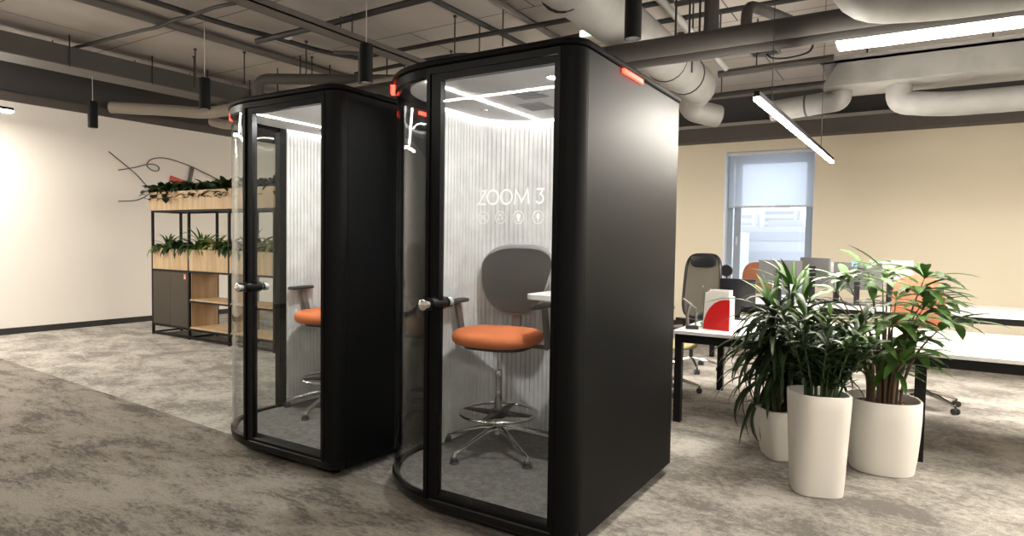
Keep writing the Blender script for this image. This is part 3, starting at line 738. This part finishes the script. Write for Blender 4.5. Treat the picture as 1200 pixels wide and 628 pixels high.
# tall planter with small-leaved shrub
t = thing('potted_shrub', 'small-leaved green shrub in the tall white planter in front', 'potted plant', (-.435, 4.07, 0), 0, 'potted plants beside the desk')
pot(t, [(.128, 0), (.135, .004), (.140, .08), (.145, .22), (.151, .38), (.156, .50), (.158, .575)], 3.2, .35, SOIL, tilt=-.02, tw=.25)
MS, ML, MLL = MB(), MB(), MB()
for k in range(30):
    a = rp.uniform(0, 2*PI); b0 = rp.uniform(.02, .10); hgt = rp.uniform(.20, .52); ln = rp.uniform(.02, .22)
    p0 = Vector((b0*math.cos(a), b0*math.sin(a), .53)); p2 = Vector(((b0+ln)*math.cos(a), (b0+ln)*math.sin(a), .56+hgt)); p1 = (p0+p2)/2+Vector((-.02*math.cos(a), -.02*math.sin(a), .06))
    P = [p0*(1-q)**2+p1*2*q*(1-q)+p2*q*q for q in [i/10 for i in range(11)]]
    MS.tube(P, [.006]*6+[.005, .004, .003, .003, .002], 6)
    for q in range(2, 11):
        for s in (0, 1, 2):
            (MLL if (q > 8 and k % 3 == 0) else ML).leaf(P[q], a+s*2.1+q*1.1, rp.uniform(.08, .125), rp.uniform(.022, .034), rp.uniform(.3, 1.1), rp.uniform(.2, .9), 4, .2, 0, .45)
MS.build('stem', STEMG, t); ML.build('foliage', LEAFD, t, -60); MLL.build('young_leaves', LEAFM, t, -60)
# broad-leaved palm in the wide pot
t = thing('potted_palm', 'broad-fingered palm with bark mulch in the wide white planter', 'potted plant', (-.13, 4.72, 0), 0, 'potted plants beside the desk')
pot(t, [(.175, 0), (.182, .004), (.195, .1), (.205, .22), (.211, .34), (.212, .455)], 2.4, .2, BARK)
MS, ML, MLL = MB(), MB(), MB()
for k in range(30):
    a = rp.uniform(0, 2*PI); b0 = rp.uniform(.01, .10); ln = rp.uniform(.02, .30); top_ = .66+.62*((k*.618) % 1)
    p0 = Vector((b0*math.cos(a), b0*math.sin(a), .41)); p2 = Vector(((b0+ln)*math.cos(a), (b0+ln)*math.sin(a), top_)); p1 = Vector((b0*math.cos(a), b0*math.sin(a), (.41+top_)/2+.06))
    P = [p0*(1-q)**2+p1*2*q*(1-q)+p2*q*q for q in [i/8 for i in range(9)]]
    MS.tube(P, [.009]*5+[.006, .005, .004, .003], 6)
    nleaf = rp.randint(8, 10)
    tgt = MLL if k % 4 == 0 else ML
    for s in range(nleaf):
        tgt.leaf(p2, a-1.9+3.8*s/(nleaf-1)+rp.uniform(-.1, .1), rp.uniform(.22, .32), rp.uniform(.046, .064), rp.uniform(.1, .9), rp.uniform(.4, 1.3), 6, .12, 0, .6)
for k in range(8):
    a = rp.uniform(0, 2*PI); c0 = Vector((.08*math.cos(a), .08*math.sin(a), rp.uniform(.62, .8)))
    for s in range(6): ML.leaf(c0, a+s*1.05, rp.uniform(.14, .22), .035, rp.uniform(-.2, .6), rp.uniform(.4, 1.2), 5, .12, 0, .55)
MS.build('stem', STEM, t); ML.build('foliage', LEAFM, t, -60); MLL.build('young_leaves', LEAFL, t, -60)

# ------------------------------------------------------------------ desks, office chairs, desk things
def bench(x0, x1, y0, y1, label, nleg):
    o_ = ((x0+x1)/2, (y0+y1)/2, 0); t = thing('bench_desk', label, 'desk', o_, 0, 'white bench desks')
    MB(o_).box(x0, x1, y0, y1, .708, .733).build('desk_top', WHITET, t)
    m = MB(o_)
    for y in (y0+.015, y1-.065): m.box(x0+.06, x1-.06, y, y+.05, .64, .705)
    for x in (x0+.015, x1-.065): m.box(x, x+.05, y0+.015, y1-.015, .64, .705)
    m.build('frame', STEEL, t)
    for i in range(nleg):
        x = x0+.015+(x1-x0-.085)*i/(nleg-1)
        for y in (y0+.015, y1-.07): MB(o_).box(x, x+.055, y, y+.055, 0, .64).build('leg', STEEL, t)
bench(-1.60, 1.75, 4.98, 6.40, 'white bench desk with black legs behind the planters', 3)
bench(-2.16, 1.75, 8.15, 9.55, 'white bench desk carrying monitors under the window', 3)
# magazine file: slanted white body, red swoosh front
mo = (-1.305, 5.24, .733)
mf = thing('magazine_file', 'red and white magazine file on the near desk corner', 'magazine file', mo, math.radians(-14)); mf.scale = (.80, .80, .95)
MB().add([(-.155, -.05, 0), (.135, -.05, 0), (.135, -.05, .29), (-.13, -.05, .315), (-.155, .05, 0), (.135, .05, 0), (.135, .05, .29), (-.13, .05, .315)],
         [(0, 1, 2, 3), (4, 7, 6, 5), (0, 4, 5, 1), (0, 3, 7, 4), (1, 5, 6, 2)]).build('file_body', PAPER, mf, 0)
sw = [(-.148, .004), (.1365, .004), (.1365, .262), (.09, .262)]+[(.09-.238*math.sin(q), .004+.258*math.cos(q)) for q in [math.radians(15*k) for k in range(1, 6)]]
m = MB(); n = len(sw); m.add([(x, -.0525, z) for x, z in sw]+[(x, -.050, z) for x, z in sw], [tuple(range(n)), tuple(range(n, 2*n))]+[(i, (i+1) % n, n+(i+1) % n, n+i) for i in range(n)]).build('red_panel', REDP, mf, 0)['label'] = 'red swoosh panel'
m = MB()
for k in range(4): m.box(-.11+.01*k, .12, -.035+.02*k, -.027+.02*k, .01, .33+.012*(k % 2))
m.build('papers', PAPER, mf)
td = thing('tape_dispenser', 'grey tape dispenser on the near desk corner beside the file', 'tape dispenser', (-1.50, 5.16, .733), math.radians(20))
MB().box(-.05, .05, -.03, .03, 0, .03, bev=.01).build('base', MONB, td)
MB().tube([(-.035, 0, .03), (-.04, 0, .12), (-.02, 0, .20), (-.075, 0, .245)], [.014, .012, .018, .008], 8).tube([(.03, 0, .03), (.028, 0, .17), (-.02, 0, .20)], .007, 8).build('arm', ARMG, td)
# clear divider and small glass cup
tag(MB((-1.6, 5.68, .733)).box(-1.56, -1.36, 5.675, 5.685, .733, 1.0).build('desk_divider', CLEAR, None, 0, (-1.6, 5.68, .733)), 'clear acrylic divider standing on the near desk', 'divider')
cup = thing('paper_clip_pot', 'clear pot of clips between tape dispenser and magazine file', 'pot', (-1.455, 5.3, .733))
MB().lathe([(.035, 0), (.04, .003), (.045, .13), (.042, .13), (.036, .008)], seg=20).build('pot_glass', CLEAR, cup)
m = MB()
for k in range(14):
    a = rp.uniform(0, 6.3); m.tube([(.02*math.cos(a), .02*math.sin(a), .012+.006*k), (.02*math.cos(a+2), .02*math.sin(a+2), .02+.006*k)], .003, 5)
m.build('clips', MONB, cup)

def office_chair(label, x, y, rz, seatmat, kind='net', group='office chairs around the desks'):
    t = thing('office_chair', label, 'office chair', (x, y, 0), rz, group)
    MB().loft([supring(0, 0, .25*q, .24*q, 3, z) for q, z in ((.85, .425), (.98, .435), (1, .455), (.96, .475), (.7, .485), (.1, .487))]).build('seat', seatmat, t, 60)
    if kind == 'net':
        n = 40
        def P(a, q=1.):
            c, s = math.cos(a), math.sin(a); u = q*math.copysign(abs(c)**.45, c); v = .5+.5*q*math.copysign(abs(s)**.45, s)
            return (u*(.225-.02*v), .26+.08*v-.03*u*u, .56+.74*v)
        MB().tube([P(2*PI*k/n) for k in range(n)], .018, 8, True).build('back_frame', MONB, t)
        MB().loft([[P(2*PI*k/n, q) for k in range(n)] for q in (.97, .6, .3, .02)], True, False).build('back_net', NET, t)
        MB().loft([[(s_*x_, .285+dy, 1.225+z_) for x_, z_, s_ in [(px, pz, 1) for px, pz in superell(0, 0, .15*q, .075*q, 4, 24)]] for dy, q in ((-.03, .8), (-.025, .95), (0, 1), (.03, .95), (.035, .8))]).build('headrest', MONB, t, 60)
        MB().bar((0, .2, .44), (0, .27, .60), .06, .02).build('back_support', MONB, t)
        for s in (-1, 1):
            m = MB().bar((s*.24, .02, .44), (s*.29, .02, .50), .04, .02).bar((s*.29, .02, .49), (s*.29, .02, .66), .03, .045)
            m.box(s*.29-.03, s*.29+.03, -.12, .13, .66, .685, bev=.02).build('armrest', MONB, t)
    else:
        def P(a, q=1.):
            c, s = math.cos(a), math.sin(a); u = q*math.copysign(abs(c)**.7, c); v = .5+.5*q*math.copysign(abs(s)**.7, s)
            return (u*.22, .25+.06*v-.03*u*u, .58+.58*v)
        n = 36
        MB().loft([[(lambda p: (p[0], p[1]+dy, p[2]))(P(2*PI*k/n, q)) for k in range(n)] for dy, q in ((-.02, .05), (-.02, .9), (0, 1), (.02, .9), (.02, .05))]).build('backrest', BROWN, t, 60)
        MB().bar((0, .2, .44), (0, .30, .75), .05, .02).build('back_support', MONB, t)
    MB().lathe([(.022, .12), (.022, .30), (.014, .305), (.014, .40), (.07, .405), (.08, .43)], seg=16).build('gas_column', MONB, t)
    for k in range(5):
        a = 2*PI*k/5+.3; d = Vector((math.cos(a), math.sin(a), 0))
        lg = MB().tube([d*.03+Vector((0, 0, .13)), d*.15+Vector((0, 0, .115)), d*.29+Vector((0, 0, .075))], [.022, .018, .013], 8).build('leg', CHROME, t)
        c = d*.30; q = Vector((-d.y, d.x, 0))
        m = MB()
        for s in (-1, 1): m.tube([tuple(c+q*(s*.006)+Vector((0, 0, .028))), tuple(c+q*(s*.026)+Vector((0, 0, .028)))], .027, 12)
        m.tube([tuple(c+Vector((0, 0, .03))), tuple(c+Vector((0, 0, .075)))], .008, 6)
        m.build('caster', PAD, lg)
    return t
office_chair('black mesh office chair with headrest behind the near desk', -2.10, 7.22, math.radians(-6), MONB)
office_chair('olive-seated office chair half hidden behind the lettered booth', -1.97, 6.0, math.radians(70), OLIVES)
office_chair('brown-backed office chair below the window', -1.98, 10.0, math.radians(5), MONB, 'pad')
office_chair('brown-backed office chair behind the palms at the near desk', .12, 6.78, math.radians(15), MONB, 'pad')

def monitor(label, x, y, z, wd_, ht, rz, mat, zc):
    t = thing('monitor', label, 'monitor', (x, y, z), rz, 'computer monitors on the far desk')
    MB().box(-wd_/2, wd_/2, -.018, .018, zc-ht, zc, bev=.006).build('housing', mat, t)
    MB().add([(-wd_/2+.012, .0185, zc-ht+.015), (wd_/2-.012, .0185, zc-ht+.015), (wd_/2-.012, .0185, zc-.012), (-wd_/2+.012, .0185, zc-.012)], [(3, 2, 1, 0)]).build('screen', MONB, t, 0)
    MB().box(-.03, .03, -.05, -.018, .0, zc-.1).build('stand', MONB, t); MB().box(-.11, .11, -.12, .06, 0, .012, bev=.02).build('stand_foot', MONB, t)
    return t
zt = .733
monitor('grey monitor back left of the dracaena top, below the window', -1.385, 8.45, zt, .50, .30, 0, MONG, .505)
monitor('grey monitor turned aside, next right of the first one', -1.00, 8.50, zt, .44, .33, math.radians(-38), MONG, .545)
monitor('silver monitor turned aside, in the middle of the far desk', -.80, 8.75, zt, .40, .32, math.radians(30), MONS, .49)
monitor('dark monitor with a cyan note on its corner', -.55, 8.55, zt, .50, .32, math.radians(5), MONG, .50)
monitor('pale monitor back at the right of the far desk', -.22, 9.0, zt, .46, .32, 0, MONS, .53)
tag(MB((0, 0, 0)).box(-.03, .03, -.002, .0, -.03, .03).build('sticky_note', NOTE, None, 0, (-.58, 8.526, 1.215)), 'cyan sticky note on the dark monitor', 'note')
bm_ = thing('monitor', 'small black monitor standing behind the magazine file', 'monitor', (-1.36, 6.1, zt), math.radians(0))
MB().box(-.16, .16, -.012, .012, .12, .375, bev=.004).build('housing', MONB, bm_); MB().box(-.025, .025, .012, .035, 0, .2).build('stand', MONB, bm_); MB().box(-.09, .09, -.05, .07, 0, .012).build('stand_foot', MONB, bm_)
tf = thing('desk_fan', 'small dark desk fan standing behind the mesh chair', 'fan', (-1.99, 8.30, zt))
MB().tube([(0, -.03, .36), (0, .03, .36)], .075, 20).build('fan_head', MONB, tf); MB().tube([(0, 0, 0), (0, 0, .30)], .012, 8).lathe([(.06, 0), (.06, .015), (.02, .02)], seg=16).build('fan_stand', MONB, tf)
kb = MB((-.35, 6.0, zt))
kb.box(-.57, -.13, 5.95, 6.08, zt, zt+.02)
tag(kb.build('keyboard', WPLAST, None, 40, (-.35, 6.0, zt)), 'white keyboard on the near desk behind the palms', 'keyboard')

# ------------------------------------------------------------------ ceiling services
def rod(m, x, y, z0, z1=ZC, r=.008): m.tube([(x, y, z0), (x, y, z1)], r, 6)
# pendant cylinders
def cyl(x, y, zb, lab):
    t = thing('cylinder_pendant_lamp', lab, 'pendant lamp', (x, y, zb), 0, 'black cylinder pendant lamps')
    MB().lathe([(.050, .012), (.050, 0), (.058, 0), (.058, .335), (.052, .34), (.004, .34)], seg=28, caps=False).build('lamp_shade', CYLB, t)
    MB().lathe([(.002, .12), (.049, .12)], seg=24, caps=False).build('lamp_diffuser', DOWN, t)
    MB().tube([(0, 0, .34), (0, 0, ZC-zb)], .0045, 6).build('cord', WIREW, t)
for x, lab in ((-9.1, 'black cylinder pendant lamp over the shelf unit'), (-6.64, 'leftmost black cylinder pendant lamp, above the shelf plants'), (-4.20, 'black cylinder pendant lamp above the plain booth'), (-1.68, 'black cylinder pendant lamp above the lettered booth'), (.85, 'black cylinder pendant lamp over the planters')):
    cyl(x, 4.2, 2.82, lab)
# linear pendant lamps
def linear(a, b, w_, lab, mat=None, hh=.042):
    a, b = Vector(a), Vector(b); c = (a+b)/2
    t = thing('linear_pendant_lamp', lab, 'pendant lamp', c, 0, 'linear white pendant lamps')
    MB(c).bar(a+Vector((0, 0, hh+.018)), b+Vector((0, 0, hh+.018)), w_, .036).build('housing', CYLB, t)
    MB(c).bar(a+Vector((0, 0, hh/2)), b+Vector((0, 0, hh/2)), w_*.96, hh).build('lamp_diffuser', mat or LAMP, t)
    for q in (.12, .76):
        p = a.lerp(b, q); MB(c).tube([p+Vector((0, 0, hh+.03)), Vector((p.x, p.y, ZC))], .003, 5).build('cord', CABLE, t)
linear((-.84, 4.12, 2.30), (-.80, 7.95, 2.345), .034, 'long white linear lamp glowing in front of the window', None, .022)
linear((-4.95, -.5, 2.92), (-1.9, -.5, 2.92), .05, 'linear white lamp hanging over the near carpet', LAMPW, .012)
linear((-9.6, 1.3, 2.98), (-6.5, 1.3, 2.98), .15, 'added unseen linear lamp brightening the left end of the carpet', LAMPW, .02)  # extra lamp out of view, added to brighten the left floor
linear((-9.9, -.5, 2.98), (-9.9, 3.6, 2.98), .15, 'added unseen linear lamp beside the left wall to light it', LAMPW, .02)  # unseen lamp put in to light the left wall at a grazing angle
linear((-6.6, 8.0, 2.9), (-6.6, 10.6, 2.9), .15, 'added linear lamp hidden behind the plain booth to light the left wall', LAMPW, .02)  # added lamp, hidden by the booth, brightens the wall behind the shelf
linear((1.6, 4.1, 2.6), (1.6, 8.0, 2.6), .15, 'linear white lamp hanging over the right desks', LAMPW, .02)
linear((3.4, 2.0, 2.6), (3.4, 6.0, 2.6), .15, 'linear white lamp hanging over the right aisle', LAMPW, .02)
linear((.5, -1.5, 2.98), (3.6, -1.5, 2.98), .15, 'linear white lamp hanging at the right of the near carpet', LAMPW, .02)
# flat ceiling luminaire at the right
pl = thing('panel_lamp', 'flat rectangular ceiling luminaire at the upper right', 'ceiling lamp', (.0, 6.12, 3.10))
MB().box(-.62, .9, -.15, .15, .02, .09).build('housing', DUCTD, pl); MB().box(-.60, .88, -.135, .135, .008, .02).build('lamp_diffuser', PANELL, pl)
m = MB(); rod(m, -.45, .0, .09, ZC-3.10); rod(m, .7, .0, .09, ZC-3.10); m.build('hanger_rod', CABLE, pl)
# emergency sign
es = thing('emergency_light', 'small glowing emergency light under the ceiling above the lettered booth', 'emergency light', (-2.75, 5.75, 3.42))
MB().box(-.10, .10, -.02, .02, 0, .08).build('housing', WPLAST, es); MB().box(-.09, .09, -.025, -.019, .008, .072).build('lamp_diffuser', EXITM, es)
m = MB(); rod(m, -.06, 0, .08, ZC-3.42); rod(m, .06, 0, .08, ZC-3.42); m.build('hanger_rod', CABLE, es)
# smoke detector
sd = thing('smoke_detector', 'white round smoke detector on the ceiling', 'smoke detector', (-6.43, 5.12, ZC))
MB().lathe([(.06, 0), (.062, -.02), (.05, -.045), (.03, -.055), (.002, -.056)], seg=24).build('housing', WPLAST, sd)
# thick lagged pipes across the view
def pipe(name, pts, r, mat, lab, cat='pipe', bend=.25, rods=(), rr_=.009, bands=(), group=None, seg=20):
    P0 = Vector(pts[0]); t = thing(name, lab, cat, P0, 0, group)
    sp_ = smooth_path(pts, bend)
    if isinstance(r, list): r = r[0]; rl = [r if q.y < 7.75 else max(.14, r-.16*(q.y-7.75)-.25*(3.31-q.z)) for q in sp_]
    else: rl = r
    MB(P0).tube(sp_, rl, seg).build('pipe_run' if cat == 'pipe' else 'duct_run', mat, t)
    for p in rods:
        m = MB(P0); rod(m, p[0], p[1], p[2], ZC, rr_); m.build('hanger_rod', CABLE, t)
    for (p, d, w_) in bands:
        p = Vector(p); d = Vector(d).normalized()
        MB(P0).tube([p-d*w_/2, p+d*w_/2], r*1.035, seg).build('band', CABLE, t)
    return t
pa = pipe('lagged_pipe', [(-6.5, 5.05, 3.0), (3.5, 5.05, 3.0)], .075, LAG, 'upper thick dark lagged pipe crossing above the lettered booth', rods=[(-1.66, 5.05, 3.0), (-1.55, 5.05, 3.0), (-1.47, 5.05, 3.0), (.6, 5.05, 3.0)])
MB(pa.location).tube(smooth_path([(-1.38, 5.05, 3.0), (-1.38, 5.05, ZC)], .1), [.058, .05], 16).build('riser', LAG, pa)
MB(pa.location).tube(smooth_path([(-1.12, 5.05, 3.0), (-1.12, 5.05, 3.22), (-1.0, 5.4, 3.24), (-.8, 6.2, 3.3)], .12), .042, 14).build('branch', LAG, pa)
MB(pa.location).tube([(-1.62, 5.05, 2.98), (-1.62, 5.05, 3.09)], [.05, .03], 12).build('valve', DUCTD, pa)
pipe('lagged_pipe', [(-6.5, 5.21, 2.965), (3.5, 5.21, 2.965)], .063, LAG, 'lower thick dark lagged pipe under the upper one')
# white elbow duct at the upper right
pipe('elbow_duct', [(-.46, 4.64, ZC-.005), (-.45, 4.645, 3.55), (-.42, 4.66, 2.95), (.05, 4.70, 2.90), (1.5, 4.75, 2.90)], .105, DUCT, 'pale elbow duct coming down at the upper right corner', 'duct', .28, rods=[(1.1, 4.735, 2.99)])
# long round duct above booth with elbow end
pipe('round_duct', [(-2.16, 2.6, 3.31), (-2.24, 7.75, 3.31), (-2.45, 7.95, 3.10), (-2.14, 8.25, 3.03)], [.215], DUCT, 'large round pale duct running above the lettered booth towards the window', 'duct', .3,
     bands=[((-2.23, 7.15, 3.31), (0, 1, 0), .022), ((-2.225, 6.5, 3.31), (0, 1, 0), .014), ((-2.21, 4.2, 3.31), (0, 1, 0), .012)], rods=[(-2.55, 6.3, 3.1), (-1.9, 6.3, 3.1)])
pipe('conduit_run', [(-1.72, 3.2, 3.34), (-1.80, 7.2, 3.34)], .032, DUCT, 'pale thin conduit beside the large round duct', 'pipe', rods=[(-1.79, 6.9, 3.34)])
# rectangular duct with round tails
rd = thing('rectangular_duct', 'pale rectangular duct at the right above the linear lamp', 'duct', (-.3, 7.7, 3.1))
MB().add([(-.57, -.3, -.03), (1.8, -.3, -.03), (1.8, .3, -.03), (-.57, .3, -.03), (-.42, -.3, .20), (1.8, -.3, .20), (1.8, .3, .20), (-.42, .3, .20)], [(0, 1, 2, 3), (4, 5, 6, 7), (0, 1, 5, 4), (1, 2, 6, 5), (2, 3, 7, 6), (3, 0, 4, 7)]).build('duct_body', DUCT, rd)
MB().box(-.58, 1.8, -.33, -.3, .20, .26).box(-.58, 1.8, -.33, .33, .20, .22).build('flange', DUCT, rd)
m = MB(); rod(m, -.2, .32, .2, ZC-3.1); rod(m, .9, .32, .2, ZC-3.1); m.build('hanger_rod', CABLE, rd)
q = MB().tube(smooth_path([(-.42, .0, -.02), (-.42, .0, -.12), (-.80, .04, -.145), (-1.12, .06, -.16)], .2), .115, 18).build('duct_tail', DUCT, rd)
MB().tube([(-.74, .034, -.142), (-.76, .036, -.143)], .119, 18).build('band', CABLE, q)
q = MB().tube(smooth_path([(.12, .0, -.02), (.12, .0, -.20), (.5, .0, -.26), (1.2, .0, -.26)], .18), .12, 18).build('duct_tail', DUCT, rd)
# black cable bundles along the ceiling
def cable(pts, r, mat, lab, rods=(), name='cable_run', n=6):
    P0 = Vector(pts[0]); t = thing(name, lab, 'cable', P0)
    MB(P0).tube(catmull(pts, n), r, 8).build('cable_line', mat, t)
    for p in rods:
        m = MB(P0); rod(m, p[0], p[1], p[2]); m.build('hanger_rod', CABLE, t)
    return t
zc = ZC-.13; zy = ZC-.055
cable([(-7.14, 1.5, zy), (-7.14, 4.0, zy), (-7.14, 7.6, zy), (-7.1, 10.5, zy)], .05, CONDUIT, 'grey conduit along the ceiling at the far left', name='conduit_run')
cable([(-6.62, 1.5, zy), (-6.60, 4.2, zy), (-6.5, 4.95, zy), (-6.35, 5.6, zy-.03), (-6.1, 6.1, zy-.04)], .03, CABLE, 'black cable leading to the smoke detector')
cable([(-9.0, 3.9, 3.74), (-7.61, 3.97, 3.745), (-7.15, 3.96, 3.72), (-6.85, 3.99, 3.76), (-6.57, 3.99, 3.75), (-6.14, 4.0, 3.77), (-5.63, 4.03, 3.76), (-5.2, 4.0, 3.78)], .02, CABLE, 'sagging black cable crossing the grey conduit')
tr = thing('cable_tray', 'brown cable tray running along the ceiling above the plain booth', 'cable tray', (-5.3, 5, ZC-.27))
MB().box(-.10, .10, -3.5, 4, 0, .012).box(-.10, -.085, -3.5, 4, 0, .07).box(.085, .10, -3.5, 4, 0, .07).build('tray', CONDUIT, tr)
for k in range(4): MB().tube([(-.06+.04*k, -3.5, .03), (-.06+.04*k, 4, .03)], .016, 8).build('cable_line', CABLE, tr)
m = MB()
for y in (-2, 0, 2): rod(m, -.09, y, .03, .27); rod(m, .09, y, .03, .27)
m.build('hanger_rod', CABLE, tr)
cable([(-6.6, 4.83, zc), (-5.3, 4.83, zc), (-4.3, 4.82, zc+.01), (-2.9, 4.8, zc)], .035, CABLE, 'black cable crossing the ceiling at the top left')
cable([(-5.9, 5.92, zc), (-4.8, 5.95, zc+.01), (-3.6, 5.97, zc), (-2.0, 6.0, zc)], .028, CABLE, 'upper black cable crossing above the lettered booth')
cable([(-6.6, 6.40, zc-.02), (-5.0, 6.42, zc), (-4.4, 6.45, zc-.05), (-3.0, 6.5, zc), (1.5, 6.6, zc)], .028, CABLE, 'lower black cable crossing above the lettered booth')
cable([(-3.55, 3.0, zy), (-3.58, 5.0, zy), (-3.6, 7.0, zy), (-3.6, 9.5, zy)], .035, CONDUIT, 'grey conduit beside the large round duct', name='conduit_run')
cable([(-4.15, 3.0, zy), (-4.1, 5.0, zy), (-4.05, 7.5, zy)], .03, CABLE, 'black cable between conduits above the lettered booth')
cable([(-3.0, 3.0, zy), (-3.02, 5.0, zy), (-3.05, 8.0, zy)], .03, CABLE, 'black cable nearest the large round duct')
cable([(-2.0, 6.05, zc-.02), (-.9, 6.1, zc), (.6, 6.1, zc)], .03, CABLE, 'black cable crossing behind the thick pipes')
cable([(-1.9, 7.3, 3.31), (-1.3, 7.3, 3.32), (-.75, 7.3, 3.33)], .04, LAG, 'dark pipe under the ceiling behind the thick pipes', name='pipe_run', rods=[(-1.5, 7.3, 3.34)])
cable([(-3.2, 9.4, ZC-.3), (-1.5, 9.4, ZC-.28), (1.2, 9.4, ZC-.26)], .03, CABLE, 'black cable near the window wall', rods=[(-2.4, 9.4, ZC-.28), (-.4, 9.4, ZC-.27)])
# ceiling speaker opening with loose cables
vg = thing('ceiling_opening', 'square dark ceiling opening with loose cables', 'vent', (-1.66, 8.5, ZC))
m = MB()
for a, b_, c, d in ((-.17, .17, -.17, -.15), (-.17, .17, .15, .17), (-.17, -.15, -.15, .15), (.15, .17, -.15, .15)): m.box(a, b_, c, d, -.03, 0)
m.build('frame', DUCT, vg); MB().box(-.15, .15, -.15, .15, -.012, -.002).build('opening', CABLE, vg)
MB().tube(catmull([(0, 0, -.01), (.1, -.05, -.12), (.3, -.1, -.16), (.5, 0, -.1), (.55, .05, -.01)], 6), .012, 6).build('loose_cable', CABLE, vg)
MB().lathe([(.09, -.06), (.10, -.012)], seg=20).build('cover', DUCTD, vg)
# free hanging rods of the slab
hr = [(-4.28, 5.6), (-5.1, 6.6), (-4.2, 5.95), (-6.42, 5.4), (-7.5, 5.3), (-3.66, 5.6), (-7.95, 4.9), (-8.3, 5.1), (-6.9, 5.9), (-5.8, 6.5)]
for i, (x, y) in enumerate(hr):
    m = MB((x, y, ZC)); rod(m, x, y, ZC-.42); m.tube([(x, y, ZC-.02), (x, y, ZC)], .02, 8)
    tag(m.build('hanging_rod', CABLE, None, 40, (x, y, ZC)), 'thin dark threaded rod hanging from the ceiling slab', 'rod', 'threaded rods hanging from the ceiling')
bx = thing('bracket_bar', 'grey T shaped bracket hanging under the ceiling by the smoke detector', 'bracket', (-5.75, 5.55, ZC))
MB().bar((-.30, -.05, -.16), (.05, .25, -.16), .05, .03).bar((0, .1, -.16), (0, .1, -.55), .05, .02).bar((0, .1, -.16), (0, .1, 0), .02, .02).build('bracket_arm', CONDUIT, bx)
# big rectangular black duct near the left wall and pale pipes below it
bd = thing('rectangular_duct', 'long dark rectangular duct near the left wall', 'duct', (-9.0, 6.0, 3.49))
MB().box(-.20, .20, -4.5, 4.6, 0, .23).build('duct_body', DUCTD, bd)
MB().box(-.225, .225, -4.5, 4.6, -.016, 0).build('flange', CONDUIT, bd)
for y in (-3.2, -2.2, -1.2, -.4, .3, 1.2, 2.2):
    for s in (-.22, .22):
        m = MB(); rod(m, s, y, -.02, ZC-3.49); m.build('hanger_rod', CABLE, bd)
pipe('lagged_pipe', [(-10.7, 5.2, 3.42), (-9.95, 5.75, 3.40), (-9.55, 6.05, 3.37), (-6.8, 6.05, 3.37), (-5.0, 6.05, 3.37)], .09, LAGL, 'upper pale lagged pipe above the left wall', bend=.35, rods=[(-9.4, 6.05, 3.40), (-7.8, 6.05, 3.40), (-6.0, 6.05, 3.40)])
pipe('lagged_pipe', [(-9.75, 6.3, 3.30), (-9.3, 6.3, 3.20), (-6.8, 6.3, 3.20), (-5.0, 6.3, 3.20)], .075, LAGL, 'lower pale lagged pipe above the left wall', bend=.35, rods=[(-8.5, 6.3, 3.22), (-7.0, 6.3, 3.22)])
pipe('lagged_pipe', [(-9.7, 6.9, 3.46), (-9.3, 6.9, 3.44), (-8.9, 6.95, 3.40)], .10, DUCTD, 'short dark lagged pipe stub among the pale pipes', bend=.2, rods=[(-9.3, 6.9, 3.5)])
pipe('round_duct', [(-7.5, 5.5, 3.22), (-7.5, 5.5, 3.54), (-6.9, 5.85, 3.54), (-5.6, 6.62, 3.54)], .07, DUCTD, 'dark elbow pipe above the plain booth', 'duct', .16, rods=[(-7.0, 5.79, 3.58), (-6.0, 6.38, 3.58)])
# ------------------------------------------------------------------ world
wd_ = bpy.data.worlds.new('world'); sc.world = wd_; wd_.use_nodes = True
bg = wd_.node_tree.nodes['Background']; bg.inputs[0].default_value = (.86, .93, 1., 1); bg.inputs[1].default_value = 3.3

sc.view_settings.view_transform = 'Standard'; sc.view_settings.look = 'None'
sc.view_settings.gamma = 1; sc.view_settings.use_curve_mapping = False
sc.view_settings.exposure = 0.0
try:
    sc.cycles.use_denoising = True; sc.cycles.max_bounces = 10; sc.cycles.transparent_max_bounces = 16
    sc.cycles.sample_clamp_indirect = 6
except Exception: pass
